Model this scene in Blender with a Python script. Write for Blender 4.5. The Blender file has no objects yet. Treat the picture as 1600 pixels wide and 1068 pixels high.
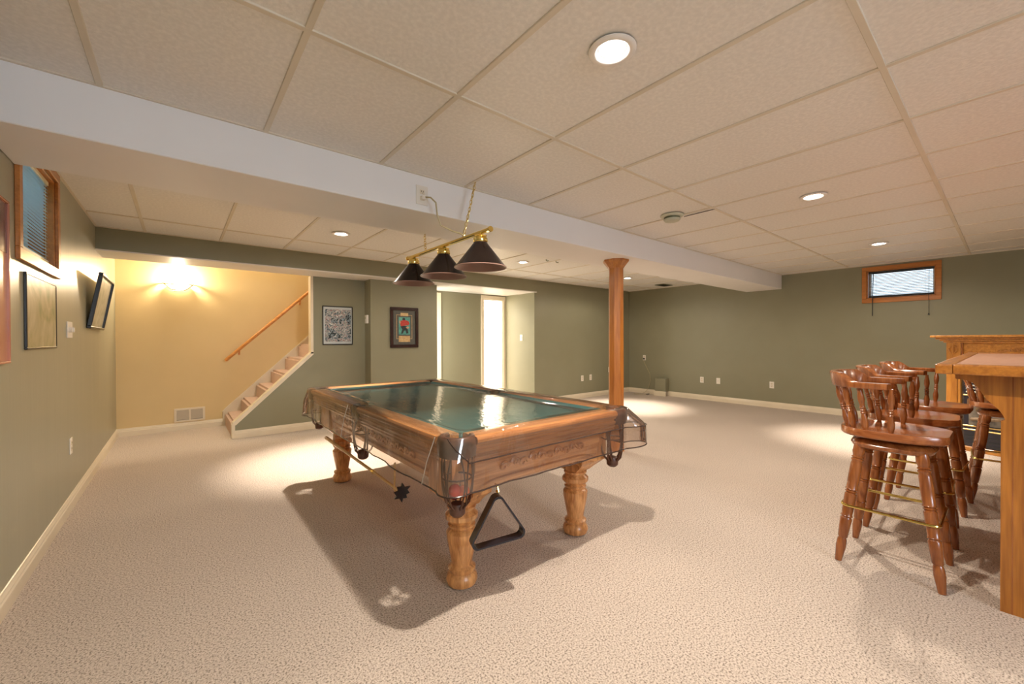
import bpy, bmesh, math, random
from mathutils import Vector, Matrix, noise
PI = math.pi
random.seed(7)
SC = bpy.context.scene
COL = SC.collection

# ------------------------------------------------------------------ camera
def make_camera():
    yaw, p, r = math.radians(39.30), math.radians(-.338), math.radians(-.179)
    f = Vector((math.sin(yaw)*math.cos(p), math.cos(yaw)*math.cos(p), math.sin(p)))
    rt = Vector((math.cos(yaw), -math.sin(yaw), 0)); up = rt.cross(f)
    c, s = math.cos(r), math.sin(r)
    rt, up = c*rt + s*up, -s*rt + c*up
    cam = bpy.data.cameras.new('camera'); o = bpy.data.objects.new('camera', cam); COL.objects.link(o)
    m = Matrix((rt, up, -f)).transposed().to_4x4(); m.translation = Vector((0, 0, 1.2))
    o.matrix_world = m
    cam.sensor_fit = 'HORIZONTAL'; cam.sensor_width = 36; cam.lens = 36*635.7/1600
    cam.clip_start = .05; cam.clip_end = 100
    SC.camera = o
make_camera()

# ------------------------------------------------------------------ world, exposure
W = bpy.data.worlds.new('World'); SC.world = W; W.use_nodes = True
bg = W.node_tree.nodes['Background']; bg.inputs[0].default_value = (.74, .87, 1, 1); bg.inputs[1].default_value = 4
SC.view_settings.view_transform = 'Standard'
try: SC.view_settings.look = 'None'
except Exception: pass
SC.view_settings.gamma = 1; SC.view_settings.use_curve_mapping = False
SC.view_settings.exposure = 1.08
SC.cycles.max_bounces = 8; SC.cycles.diffuse_bounces = 6; SC.cycles.transparent_max_bounces = 16
SC.cycles.sample_clamp_indirect = 6

WARM = (1, .865, .725)
# recessed lamps: x, y, ceiling z, spill watts, beam watts
POTS = [
 (1.27, .95, 2.29, 84, 0), (3.76, .95, 2.29, 50, 0), (6.22, .95, 2.29, 26, 190),
 (1.29, 4.33, 2.29, 26, 260), (3.75, 4.33, 2.29, 26, 120), (6.18, 4.30, 2.29, 26, 240),
 (1.27, -2.0, 2.29, 26, 0), (3.76, -2.0, 2.29, 24, 0), (6.22, -2.0, 2.29, 30, 0)]
def pot_lamps():
    for x, y, z, sp, be in POTS:
        for e, ang, bl in ((sp, 168, .35), (be, 58, .95)):
            if not e: continue
            l = bpy.data.lights.new('recessed_bulb', 'SPOT'); l.energy = e; l.color = WARM
            l.spot_size = math.radians(ang); l.spot_blend = bl; l.shadow_soft_size = .028
            o = bpy.data.objects.new('recessed_bulb', l); COL.objects.link(o); o.location = (x, y, z-.012)
pot_lamps()
def lamp(kind, loc, e, col, size=.1, rot=(0, 0, 0), sy=None):
    l = bpy.data.lights.new(kind.lower()+'_lamp', kind); l.energy = e; l.color = col
    if kind == 'AREA':
        l.size = size
        if sy: l.shape = 'RECTANGLE'; l.size_y = sy
    else: l.shadow_soft_size = size
    o = bpy.data.objects.new(kind.lower()+'_lamp', l); COL.objects.link(o); o.location = loc; o.rotation_euler = rot
    return o
lamp('POINT', (0.0, 6.93, 1.985), 22, (1, .82, .58), .03)              # bulb of the wall sconce, above its bowl
lamp('AREA', (4.9, 7.6, 2.38), 170, (1, .93, .82), .9, (0, 0, 0))     # ceiling light of the bright room behind the door
lamp('AREA', (.4, 6.5, 4.4), 22, (1, .88, .70), .6)                   # landing light at the top of the stairs
lamp('AREA', (.95, -3.78, 1.80), 27, (.66, .80, 1), 1.55, (PI/2+.22, 0, 0), .70)   # added cool fill for beam and near ceiling, at an unseen added window
lamp('AREA', (3.19, 6.15, 1.1), 11, (1, .92, .78), 1.6, (0, -PI/2, 0), .35)   # light from the side room through its doorway in the hall's left wall

# ------------------------------------------------------------------ materials
def mat(name, col, rough=.5, metal=0, spec=.5, emit=None, es=1):
    m = bpy.data.materials.new(name); m.use_nodes = True
    b = m.node_tree.nodes['Principled BSDF']
    b.inputs['Base Color'].default_value = (*col, 1); b.inputs['Roughness'].default_value = rough
    b.inputs['Metallic'].default_value = metal; b.inputs['Specular IOR Level'].default_value = spec
    if emit: b.inputs['Emission Color'].default_value = (*emit, 1); b.inputs['Emission Strength'].default_value = es
    return m
def nodes(m): return m.node_tree.nodes, m.node_tree.links, m.node_tree.nodes['Principled BSDF']
def N(ns, t, **k):
    n = ns.new(t)
    for a, v in k.items():
        if hasattr(n, a) and a not in n.inputs: setattr(n, a, v)
        else: n.inputs[a].default_value = v
    return n
def noisy(name, col, col2, scale, rough=.6, bump=.0, bscale=None, stretch=(1, 1, 1), lo=.35, hi=.65, spec=.5, detail=4, metal=0, bdist=.01):
    m = mat(name, col, rough, metal, spec); ns, ls, b = nodes(m)
    tc = N(ns, 'ShaderNodeTexCoord'); mp = N(ns, 'ShaderNodeMapping'); mp.inputs['Scale'].default_value = stretch
    ls.new(tc.outputs['Object'], mp.inputs[0])
    n = N(ns, 'ShaderNodeTexNoise'); n.inputs['Scale'].default_value = scale; n.inputs['Detail'].default_value = detail
    ls.new(mp.outputs[0], n.inputs[0])
    r = N(ns, 'ShaderNodeValToRGB'); r.color_ramp.elements[0].position = lo; r.color_ramp.elements[1].position = hi
    r.color_ramp.elements[0].color = (*col, 1); r.color_ramp.elements[1].color = (*col2, 1)
    ls.new(n.outputs['Fac'], r.inputs[0]); ls.new(r.outputs[0], b.inputs['Base Color'])
    if bump:
        n2 = N(ns, 'ShaderNodeTexNoise'); n2.inputs['Scale'].default_value = bscale or scale; n2.inputs['Detail'].default_value = detail
        ls.new(mp.outputs[0], n2.inputs[0])
        bp = N(ns, 'ShaderNodeBump'); bp.inputs['Strength'].default_value = bump; bp.inputs['Distance'].default_value = bdist
        ls.new(n2.outputs['Fac'], bp.inputs['Height']); ls.new(bp.outputs[0], b.inputs['Normal'])
    return m
def wood(name, dark, light, axis=0, rough=.3, scale=1, coat=.3):
    m = mat(name, light, rough); ns, ls, b = nodes(m)
    b.inputs['Coat Weight'].default_value = coat; b.inputs['Coat Roughness'].default_value = .15
    tc = N(ns, 'ShaderNodeTexCoord'); mp = N(ns, 'ShaderNodeMapping')
    s = [26*scale]*3; s[axis] = 1.6*scale; mp.inputs['Scale'].default_value = s
    ls.new(tc.outputs['Object'], mp.inputs[0])
    n = N(ns, 'ShaderNodeTexNoise'); n.inputs['Scale'].default_value = 1.3; n.inputs['Detail'].default_value = 5; n.inputs['Distortion'].default_value = .6
    ls.new(mp.outputs[0], n.inputs[0])
    n2 = N(ns, 'ShaderNodeTexNoise'); n2.inputs['Scale'].default_value = 5; n2.inputs['Detail'].default_value = 3
    ls.new(mp.outputs[0], n2.inputs[0])
    mx = N(ns, 'ShaderNodeMath', operation='ADD'); 
    m2 = N(ns, 'ShaderNodeMath', operation='MULTIPLY'); m2.inputs[1].default_value = .35
    ls.new(n2.outputs['Fac'], m2.inputs[0]); ls.new(n.outputs['Fac'], mx.inputs[0]); ls.new(m2.outputs[0], mx.inputs[1])
    r = N(ns, 'ShaderNodeValToRGB'); r.color_ramp.elements[0].position = .50; r.color_ramp.elements[1].position = .85
    r.color_ramp.elements[0].color = (*dark, 1); r.color_ramp.elements[1].color = (*light, 1)
    ls.new(mx.outputs[0], r.inputs[0]); ls.new(r.outputs[0], b.inputs['Base Color'])
    bp = N(ns, 'ShaderNodeBump'); bp.inputs['Strength'].default_value = .12; bp.inputs['Distance'].default_value = .002
    ls.new(mx.outputs[0], bp.inputs['Height']); ls.new(bp.outputs[0], b.inputs['Normal'])
    return m

M = {}
M['green'] = noisy('sage_wall_paint_dim', (.240, .228, .145), (.252, .240, .155), 3, .42, .10, 60, bdist=.002, spec=.45)  # same sage paint, with the dimmer light of these walls put into its colour
M['green_lit'] = noisy('sage_wall_paint_rolled_lit', (.320, .308, .215), (.340, .325, .228), 2, .34, .25, 9, (1, 3, .25), bdist=.004, spec=.6)  # left wall copy of the paint, brighter light put into its colour
M['yellow'] = noisy('tan_yellow_wall_paint', (.68, .52, .265), (.70, .535, .275), 3, .5, .08, 60, bdist=.002, spec=.3)
M['white'] = noisy('white_paint', (.74, .71, .66), (.77, .74, .69), 2, .5, .05, 50, bdist=.002, spec=.35)
M['beam'] = noisy('beam_paint', (.82, .80, .78), (.85, .83, .81), 1.3, .5, .05, 50, bdist=.002, spec=.35)
M['trim'] = noisy('cream_trim_paint', (.72, .63, .47), (.76, .67, .51), 4, .3, spec=.5)
M['tile'] = noisy('ceiling_tile', (.76, .735, .69), (.85, .82, .77), 55, .42, .55, 75, lo=.4, hi=.7, bdist=.003, spec=.55)
M['tee'] = noisy('ceiling_tee', (.66, .59, .47), (.70, .63, .51), 5, .4)
M['dark'] = mat('dark_void', (.02, .018, .015), .9)
M['plastic'] = noisy('white_plastic', (.78, .73, .64), (.8, .75, .66), 8, .35)
M['slot'] = mat('dark_slot', (.05, .04, .03), .6)
M['brass'] = noisy('polished_brass', (.78, .58, .16), (.86, .66, .22), 6, .14, metal=1)
M['blackshade'] = noisy('black_enamel', (.010, .006, .005), (.016, .010, .008), 6, .2, spec=.28)
M['shadein'] = noisy('shade_lining', (.30, .17, .14), (.36, .21, .17), 6, .3)
M['oak'] = wood('oak_table', (.40, .155, .045), (.80, .41, .155), 0)
M['oaky'] = wood('oak_table_long', (.40, .155, .045), (.80, .41, .155), 1)
M['oakz'] = wood('oak_table_upright', (.40, .155, .045), (.80, .41, .155), 2)
M['post'] = wood('oak_post', (.34, .105, .012), (.52, .19, .028), 2, .35)
M['rail'] = wood('oak_handrail', (.55, .22, .05), (.72, .33, .09), 0, .3)
M['bar'] = wood('oak_bar', (.27, .088, .009), (.46, .175, .024), 2, .38)
M['barx'] = wood('oak_bar_edge', (.27, .088, .009), (.46, .175, .024), 0, .35)
M['mantel'] = wood('oak_mantel', (.34, .125, .014), (.55, .235, .034), 1, .38)
M['mantelz'] = wood('oak_mantel_upright', (.34, .125, .014), (.55, .235, .034), 2, .38)
M['cherry'] = wood('cherry_stool', (.19, .052, .012), (.37, .125, .032), 2, .26, coat=.5)
M['cherryy'] = wood('cherry_stool_seat', (.24, .066, .018), (.42, .145, .042), 1, .24, coat=.5)
M['winwood'] = wood('window_oak', (.38, .13, .02), (.52, .19, .035), 1, .4)
M['leather'] = noisy('brown_leather', (.085, .034, .020), (.15, .065, .038), 30, .4, .3, 60, bdist=.002)
M['felt'] = noisy('teal_baize', (.034, .155, .165), (.044, .185, .195), 140, .85, .1, 300, bdist=.001, spec=.2)
M['blackp'] = noisy('black_plastic', (.012, .013, .02), (.02, .02, .03), 8, .25)
M['steel'] = noisy('dull_steel', (.45, .42, .36), (.55, .52, .46), 8, .3, metal=1)
M['cue'] = wood('maple_cue', (.55, .33, .12), (.78, .54, .26), 1, .35)
M['carpetst'] = noisy('pink_beige_stair_carpet', (.56, .40, .31), (.70, .52, .42), 160, .95, .6, 200, spec=.1)
M['slat'] = noisy('blind_slat', (.05, .10, .14), (.07, .13, .17), 6, .35)
M['slatw'] = noisy('pale_blind_slat', (.62, .66, .62), (.70, .73, .68), 6, .35)
def translucent(m, w):
    ns, ls, b = nodes(m); o = ns['Material Output']; t = N(ns, 'ShaderNodeBsdfTranslucent'); t.inputs[0].default_value = (.75, .86, .95, 1)
    x = N(ns, 'ShaderNodeMixShader'); x.inputs[0].default_value = w
    ls.new(b.outputs[0], x.inputs[1]); ls.new(t.outputs[0], x.inputs[2]); ls.new(x.outputs[0], o.inputs[0])
translucent(M['slatw'], .35)
M['slatr'] = noisy('translucent_blind_slat', (.50, .58, .64), (.55, .62, .68), 6, .35); translucent(M['slatr'], .12)
M['cream'] = noisy('cream_blind_edge', (.78, .70, .45), (.82, .75, .52), 6, .4)
M['ring'] = noisy('pot_ring', (.8, .76, .7), (.85, .8, .74), 8, .3)
M['bulb'] = mat('lit_bulb', (1, 1, 1), .5, emit=(1, .97, .92), es=18)
M['sconce'] = mat('lit_sconce_glass', (1, .9, .75), .4, emit=(1, .86, .58), es=7)
M['screen'] = mat('lit_pane', (1, 1, 1), .5, emit=(1, .98, .94), es=2.2)
M['frame'] = noisy('dark_frame_wood', (.022, .008, .007), (.04, .016, .012), 15, .3)
M['framethin'] = noisy('thin_black_frame', (.02, .02, .018), (.03, .03, .028), 15, .3)
M['matboard'] = noisy('grey_mat_board', (.085, .085, .072), (.10, .10, .085), 40, .8)
M['gold'] = noisy('tan_plaque', (.45, .29, .12), (.60, .42, .2), 30, .6)
M['red'] = noisy('red_print', (.36, .03, .02), (.5, .05, .03), 60, .6)
M['navy'] = noisy('dark_print', (.015, .02, .02), (.03, .03, .03), 40, .6)
M['skin'] = mat('tan_print', (.5, .3, .18), .6)
M['tealp'] = noisy('teal_print', (.05, .22, .19), (.12, .36, .30), 25, .6)
M['firebrass'] = noisy('aged_brass', (.62, .46, .18), (.75, .58, .26), 8, .3, metal=1)
M['firebox'] = noisy('firebox_dark', (.012, .012, .02), (.02, .02, .035), 10, .3)
M['firegrey'] = noisy('grey_marble', (.10, .09, .075), (.22, .19, .15), 14, .15, detail=6)
M['log'] = noisy('ceramic_log', (.18, .12, .07), (.34, .25, .16), 22, .8, .5)
M['counter'] = noisy('pink_beige_laminate', (.62, .35, .25), (.67, .39, .28), 30, .22)
M['ballr'] = mat('ball_red', (.75, .03, .015), .12); M['ballo'] = mat('ball_orange', (.95, .16, .02), .12)
M['ballw'] = mat('ball_plum', (.35, .02, .05), .12)
M['smoke'] = noisy('detector_plastic', (.50, .50, .38), (.56, .55, .42), 8, .4)
M['smoked'] = mat('detector_vent', (.16, .17, .09), .5)
M['fold'] = mat('vinyl_fold', (.60, .54, .47), .15)
M['pipe'] = noisy('cover_piping', (.035, .018, .014), (.05, .028, .02), 20, .25)
M['cord'] = noisy('tan_cord', (.42, .34, .18), (.48, .40, .22), 20, .4)
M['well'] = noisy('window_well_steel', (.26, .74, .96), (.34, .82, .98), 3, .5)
M['ground'] = noisy('outside_gravel', (.2, .2, .18), (.3, .3, .27), 20, .9)
M['whitew'] = mat('bright_room_paint', (.85, .83, .78), .7)
def make_glass(tint=(.86, .95, .96)):
    m = bpy.data.materials.new('window_glass'); m.use_nodes = True; ns = m.node_tree.nodes; ls = m.node_tree.links; ns.clear()
    o = ns.new('ShaderNodeOutputMaterial'); t = ns.new('ShaderNodeBsdfTransparent'); g = ns.new('ShaderNodeBsdfGlossy')
    t.inputs[0].default_value = (*tint, 1); g.inputs['Roughness'].default_value = .02
    f = ns.new('ShaderNodeFresnel'); f.inputs[0].default_value = 1.5; x = ns.new('ShaderNodeMixShader')
    ls.new(f.outputs[0], x.inputs[0]); ls.new(t.outputs[0], x.inputs[1]); ls.new(g.outputs[0], x.inputs[2]); ls.new(x.outputs[0], o.inputs[0])
    return m
M['glass'] = make_glass()
M['glassr'] = make_glass((.47, .48, .48))   # pane colour darkened to dim the sky seen through it
def make_vinyl(name, tint, fz, sc=(9, 5, 5), bs=.45, haze=.03, ns_=3.2, hz=(.5, .45, .4)):
    m = bpy.data.materials.new(name); m.use_nodes = True; ns = m.node_tree.nodes; ls = m.node_tree.links; ns.clear()
    o = ns.new('ShaderNodeOutputMaterial'); t = ns.new('ShaderNodeBsdfTransparent'); g = ns.new('ShaderNodeBsdfGlossy')
    t.inputs[0].default_value = (*tint, 1); g.inputs['Roughness'].default_value = .025
    f = ns.new('ShaderNodeFresnel'); f.inputs[0].default_value = fz
    d = ns.new('ShaderNodeBsdfDiffuse'); d.inputs[0].default_value = (*hz, 1)
    tc = ns.new('ShaderNodeTexCoord'); mp = ns.new('ShaderNodeMapping'); mp.inputs['Scale'].default_value = sc
    n = ns.new('ShaderNodeTexNoise'); n.inputs['Scale'].default_value = ns_; n.inputs['Detail'].default_value = 3.0; n.inputs['Distortion'].default_value = 1.2
    b = ns.new('ShaderNodeBump'); b.inputs['Strength'].default_value = bs; b.inputs['Distance'].default_value = .0034
    ls.new(tc.outputs['Object'], mp.inputs[0]); ls.new(mp.outputs[0], n.inputs[0]); ls.new(n.outputs['Fac'], b.inputs['Height'])
    ls.new(b.outputs[0], g.inputs['Normal']); ls.new(b.outputs[0], f.inputs['Normal'])
    x0 = ns.new('ShaderNodeMixShader'); x0.inputs[0].default_value = haze
    ls.new(t.outputs[0], x0.inputs[1]); ls.new(d.outputs[0], x0.inputs[2])
    x = ns.new('ShaderNodeMixShader')
    ls.new(f.outputs[0], x.inputs[0]); ls.new(x0.outputs[0], x.inputs[1]); ls.new(g.outputs[0], x.inputs[2]); ls.new(x.outputs[0], o.inputs[0])
    return m
M['vinyl'] = make_vinyl('clear_vinyl', (.97, .96, .95), 1.45)
M['vinylskirt'] = make_vinyl('clear_vinyl_skirt', (.82, .74, .68), 1.85, (3, 3, 1.2), 1.0, .11, 3.0, (.52, .40, .32))
def make_carpet():
    m = mat('speckled_beige_carpet', (.5, .4, .32), .95, spec=.1); ns, ls, b = nodes(m)
    tc = N(ns, 'ShaderNodeTexCoord')
    n1 = N(ns, 'ShaderNodeTexNoise'); n1.inputs['Scale'].default_value = 135; n1.inputs['Detail'].default_value = 4; n1.inputs['Roughness'].default_value = .68
    n2 = N(ns, 'ShaderNodeTexNoise'); n2.inputs['Scale'].default_value = 1.2; n2.inputs['Detail'].default_value = 3
    n3 = N(ns, 'ShaderNodeTexVoronoi'); n3.inputs['Scale'].default_value = 190
    for n in (n1, n2, n3): ls.new(tc.outputs['Object'], n.inputs['Vector'])
    r = N(ns, 'ShaderNodeValToRGB'); e = r.color_ramp.elements
    e[0].position = .39; e[0].color = (.22, .18, .145, 1); e[1].position = .57; e[1].color = (.70, .61, .53, 1)
    k = e.new(.46); k.color = (.53, .45, .38, 1)
    ls.new(n1.outputs['Fac'], r.inputs[0])
    mx = N(ns, 'ShaderNodeMixRGB', blend_type='MULTIPLY'); mx.inputs[0].default_value = .35
    r2 = N(ns, 'ShaderNodeValToRGB'); r2.color_ramp.elements[0].position = .3; r2.color_ramp.elements[1].position = .7
    r2.color_ramp.elements[0].color = (.8, .8, .8, 1); r2.color_ramp.elements[1].color = (1, 1, 1, 1)
    ls.new(n2.outputs['Fac'], r2.inputs[0]); ls.new(r.outputs[0], mx.inputs[1]); ls.new(r2.outputs[0], mx.inputs[2])
    ls.new(mx.outputs[0], b.inputs['Base Color'])
    ad = N(ns, 'ShaderNodeMath', operation='ADD'); ls.new(n1.outputs['Fac'], ad.inputs[0]); ls.new(n3.outputs['Distance'], ad.inputs[1])
    bp = N(ns, 'ShaderNodeBump'); bp.inputs['Strength'].default_value = .5; bp.inputs['Distance'].default_value = .0035
    ls.new(ad.outputs[0], bp.inputs['Height']); ls.new(bp.outputs[0], b.inputs['Normal'])
    return m
M['carpet'] = make_carpet()
def make_paint_art(name, cols, scale, dist=1.5, bgc=None):
    m = mat(name, (.5, .5, .5), .35); ns, ls, b = nodes(m)
    tc = N(ns, 'ShaderNodeTexCoord'); v = N(ns, 'ShaderNodeTexNoise'); v.inputs['Scale'].default_value = scale; v.inputs['Detail'].default_value = 5; v.inputs['Distortion'].default_value = dist
    v2 = N(ns, 'ShaderNodeTexNoise'); v2.inputs['Scale'].default_value = scale*.55; v2.inputs['Detail'].default_value = 2
    ls.new(tc.outputs['Object'], v.inputs['Vector']); ls.new(tc.outputs['Object'], v2.inputs['Vector'])
    r = N(ns, 'ShaderNodeValToRGB'); e = r.color_ramp.elements
    while len(e) < len(cols): e.new(.5)
    for i, c in enumerate(cols): e[i].position = .36 + .30*i/(len(cols)-1); e[i].color = (*c, 1)
    r.color_ramp.interpolation = 'CONSTANT'; ls.new(v.outputs['Fac'], r.inputs[0]); ls.new(r.outputs[0], b.inputs['Base Color'])
    if scale < 10: r.color_ramp.interpolation = 'LINEAR'
    return m
M['art'] = make_paint_art('crowd_painting', [(.02, .03, .03), (.25, .32, .36), (.03, .04, .04), (.55, .58, .55), (.22, .08, .08), (.40, .46, .46), (.06, .12, .08), (.42, .43, .38)], 15)
M['artedge'] = noisy('painting_margin', (.42, .47, .47), (.5, .53, .52), 12, .4)
M['land'] = make_paint_art('pale_green_landscape', [(.20, .22, .07), (.34, .30, .13), (.42, .36, .20), (.5, .43, .28)], 4)
M['land2'] = make_paint_art('faded_view', [(.35, .36, .22), (.5, .48, .34), (.56, .54, .42)], 6)
M['salmon'] = noisy('salmon_print', (.44, .17, .10), (.52, .22, .14), 5, .25)
M['maroon'] = noisy('maroon_print', (.10, .03, .035), (.18, .06, .06), 12, .25)

# ------------------------------------------------------------------ helpers
def BM(): return bmesh.new()
def box(bm, lo, hi, bev=0, seg=1):
    x0, y0, z0 = lo; x1, y1, z1 = hi
    vs = [bm.verts.new(p) for p in ((x0,y0,z0),(x1,y0,z0),(x1,y1,z0),(x0,y1,z0),(x0,y0,z1),(x1,y0,z1),(x1,y1,z1),(x0,y1,z1))]
    fs = [bm.faces.new([vs[i] for i in f]) for f in ((0,3,2,1),(4,5,6,7),(0,1,5,4),(1,2,6,5),(2,3,7,6),(3,0,4,7))]
    if bev:
        es = {e for f in fs for e in f.edges}
        bmesh.ops.bevel(bm, geom=list(es), offset=bev, segments=seg, affect='EDGES', profile=.6)
    return bm
def obox(bm, c, half, rot):
    b2 = BM(); box(b2, [-h for h in half], half); m = Matrix.Translation(c) @ rot.to_4x4()
    b2.transform(m); tmp = bpy.data.meshes.new('t'); b2.to_mesh(tmp); b2.free(); bm.from_mesh(tmp); bpy.data.meshes.remove(tmp)
def lathe(bm, prof, n=24, c=(0, 0, 0), a0=0, a1=2*PI):
    full = abs(a1-a0-2*PI) < 1e-6; rings = []
    m = n if full else n+1
    for r, z in prof:
        if r < 1e-6: rings.append([bm.verts.new((c[0], c[1], c[2]+z))]*m); continue
        rings.append([bm.verts.new((c[0]+r*math.cos(a0+(a1-a0)*i/n), c[1]+r*math.sin(a0+(a1-a0)*i/n), c[2]+z)) for i in range(m)])
    for k in range(len(rings)-1):
        A, B = rings[k], rings[k+1]
        for i in range(n):
            j = (i+1) % m if full else i+1
            q = []
            for v in (A[i], A[j], B[j], B[i]):
                if v not in q: q.append(v)
            if len(q) >= 3:
                try: bm.faces.new(q)
                except ValueError: pass
    return bm
def tube(bm, pts, r, n=8, closed=False, cap=True, flat=1):
    pts = [Vector(p) for p in pts]; L = len(pts)
    rs = r if isinstance(r, (list, tuple)) else [r]*L
    t0 = (pts[1]-pts[0]).normalized(); ref = Vector((0, 0, 1)) if abs(t0.z) < .9 else Vector((1, 0, 0))
    u = t0.cross(ref).normalized(); rings = []
    for i, p in enumerate(pts):
        if closed: t = (pts[(i+1) % L]-pts[i-1]).normalized()
        else: t = (pts[min(i+1, L-1)]-pts[max(i-1, 0)]).normalized()
        u = (u-t*u.dot(t)).normalized(); v = t.cross(u)
        rings.append([bm.verts.new(p+rs[i]*(math.cos(2*PI*k/n)*u+flat*math.sin(2*PI*k/n)*v)) for k in range(n)])
    for i in range(L if closed else L-1):
        A, B = rings[i], rings[(i+1) % L]
        for k in range(n): bm.faces.new((A[k], A[(k+1) % n], B[(k+1) % n], B[k]))
    if cap and not closed:
        bm.faces.new(rings[0][::-1]); bm.faces.new(rings[-1])
    return bm
def lathe_along(bm, a, b, prof, n=12, k=1):
    """turned part: prof = (t along a->b, radius)"""
    a = Vector(a); b = Vector(b)
    tube(bm, [a.lerp(b, t) for t, r in prof], [r*k for t, r in prof], n)
def prism(bm, poly, axis, lo, hi):
    def P(u, v, w):
        return {0: (w, u, v), 1: (u, w, v), 2: (u, v, w)}[axis]
    A = [bm.verts.new(P(u, v, lo)) for u, v in poly]; B = [bm.verts.new(P(u, v, hi)) for u, v in poly]
    n = len(poly); bm.faces.new(A); bm.faces.new(B[::-1])
    for i in range(n): bm.faces.new((A[i], B[i], B[(i+1) % n], A[(i+1) % n]))
    return bm
def sweep(bm, a, b, prof, inw):
    """straight moulding from a to b (z ignored in a,b); prof = (inward distance, z)"""
    a = Vector((a[0], a[1], 0)); b = Vector((b[0], b[1], 0)); inw = Vector((inw[0], inw[1], 0))
    A = [bm.verts.new(a+inw*u+Vector((0, 0, z))) for u, z in prof]; B = [bm.verts.new(b+inw*u+Vector((0, 0, z))) for u, z in prof]
    n = len(prof); bm.faces.new(A); bm.faces.new(B[::-1])
    for i in range(n): bm.faces.new((A[i], B[i], B[(i+1) % n], A[(i+1) % n]))
def ob(name, bm, m, parent=None, smooth=False, world=True, loc=None):
    bmesh.ops.recalc_face_normals(bm, faces=bm.faces[:])
    me = bpy.data.meshes.new(name); bm.to_mesh(me); bm.free()
    for k in (m if isinstance(m, (list, tuple)) else [m]): me.materials.append(k)
    if smooth:
        me.polygons.foreach_set('use_smooth', [True]*len(me.polygons))
        try: me.set_sharp_from_angle(angle=math.radians(38))
        except Exception: pass
    o = bpy.data.objects.new(name, me); COL.objects.link(o)
    if loc: o.location = loc
    if parent:
        o.parent = parent
        if world: o.matrix_parent_inverse = PM[parent.name].inverted()
    PM[o.name] = Matrix.Translation(loc) if loc else Matrix.Identity(4)
    return o
PM = {}
def tag(o, label, cat, group=None):
    o['label'] = label; o['category'] = cat
    if group: o['group'] = group
    return o
def thing(name, label, cat, loc=(0, 0, 0), rz=0, group=None):
    o = bpy.data.objects.new(name, None); COL.objects.link(o); o.location = loc; o.rotation_euler = (0, 0, rz); o.empty_display_size = .1
    PM[o.name] = Matrix.Translation(loc) @ Matrix.Rotation(rz, 4, 'Z')
    return tag(o, label, cat, group)
def struct(name, bm, m, smooth=False):
    o = ob(name, bm, m, smooth=smooth); o['kind'] = 'structure'; return o
def dup(root, loc, rz, label):
    def cp(o, par):
        c = o.copy(); COL.objects.link(c)
        if par: c.parent = par
        for ch in list(o.children): cp(ch, c)
        return c
    r = cp(root, None); r.location = loc; r.rotation_euler = (0, 0, rz); r['label'] = label
    return r

# ------------------------------------------------------------------ room shell
XL, XR, ZC, YB = -.61, 8.0, 2.29, -3.6
fl = struct('floor', box(BM(), (XL-.15, YB-.15, -.12), (8.15, 8.8, 0)), M['carpet'])
def wall_hole(axis, plane, thick, a0, a1, z0, z1, holes):
    """wall in plane x=plane (axis 0) or y=plane (axis 1), with rectangular holes (a,b,zlo,zhi)"""
    bm = BM(); lo, hi = min(plane, plane+thick), max(plane, plane+thick)
    def bx(p, q, s, t):
        if q-p < 1e-4 or t-s < 1e-4: return
        if axis == 0: box(bm, (lo, p, s), (hi, q, t))
        else: box(bm, (p, lo, s), (q, hi, t))
    cur = a0
    for a, b, s, t in sorted(holes):
        bx(cur, a, z0, z1); bx(a, b, z0, s); bx(a, b, t, z1); cur = b
    bx(cur, a1, z0, z1)
    return bm
WL = (3.09, 3.86, 1.66, 2.215)
WR = (.635, 1.355, 1.79, 2.205)
struct('wall_left', wall_hole(0, XL, -.15, YB, 5.98, 0, 2.45, [WL]), M['green_lit'])
struct('wall_left_stairwell', box(BM(), (XL-.15, 5.98, 0), (XL, 7.18, 4.6)), M['green_lit'])
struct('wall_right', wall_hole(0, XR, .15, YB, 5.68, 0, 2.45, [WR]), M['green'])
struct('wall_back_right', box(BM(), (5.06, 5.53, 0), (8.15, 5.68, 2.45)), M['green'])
struct('wall_near', wall_hole(1, YB, -.15, XL-.15, 8.15, 0, 2.45, [(.15, 1.75, 1.42, 2.18)]), M['green'])  # unseen window opening, added to go with the cool fill light
for q in ((.09, .15, 1.36, 2.24), (1.75, 1.81, 1.36, 2.24), (.15, 1.75, 1.36, 1.42), (.15, 1.75, 2.18, 2.24)):
    struct('trim_added_window', box(BM(), (q[0], YB, q[2]), (q[1], YB+.018, q[3]), .003), M['winwood'])
struct('wall_stair_back', box(BM(), (XL-.15, 7.03, 0), (3.3, 7.18, 4.6)), M['yellow'])
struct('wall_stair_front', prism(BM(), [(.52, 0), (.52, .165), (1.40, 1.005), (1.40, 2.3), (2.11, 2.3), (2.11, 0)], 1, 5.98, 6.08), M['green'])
struct('wall_stairwell_upper', box(BM(), (XL-.15, 5.90, 2.3), (3.3, 5.98, 4.6)), M['white'])
struct('wall_stairwell_end', box(BM(), (3.17, 5.98, 2.4), (3.3, 7.18, 4.6)), M['white'])
struct('ceiling_stairwell', box(BM(), (XL-.15, 5.9, 4.6), (3.3, 7.18, 4.7)), M['white'])
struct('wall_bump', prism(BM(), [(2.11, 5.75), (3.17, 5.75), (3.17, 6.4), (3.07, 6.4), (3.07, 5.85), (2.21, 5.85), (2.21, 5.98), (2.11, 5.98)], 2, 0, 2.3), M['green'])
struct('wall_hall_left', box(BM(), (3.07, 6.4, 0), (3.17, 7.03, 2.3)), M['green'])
struct('wall_hall_right', box(BM(), (5.06, 5.68, 0), (5.2, 6.5, 2.3)), M['green'])
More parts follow.
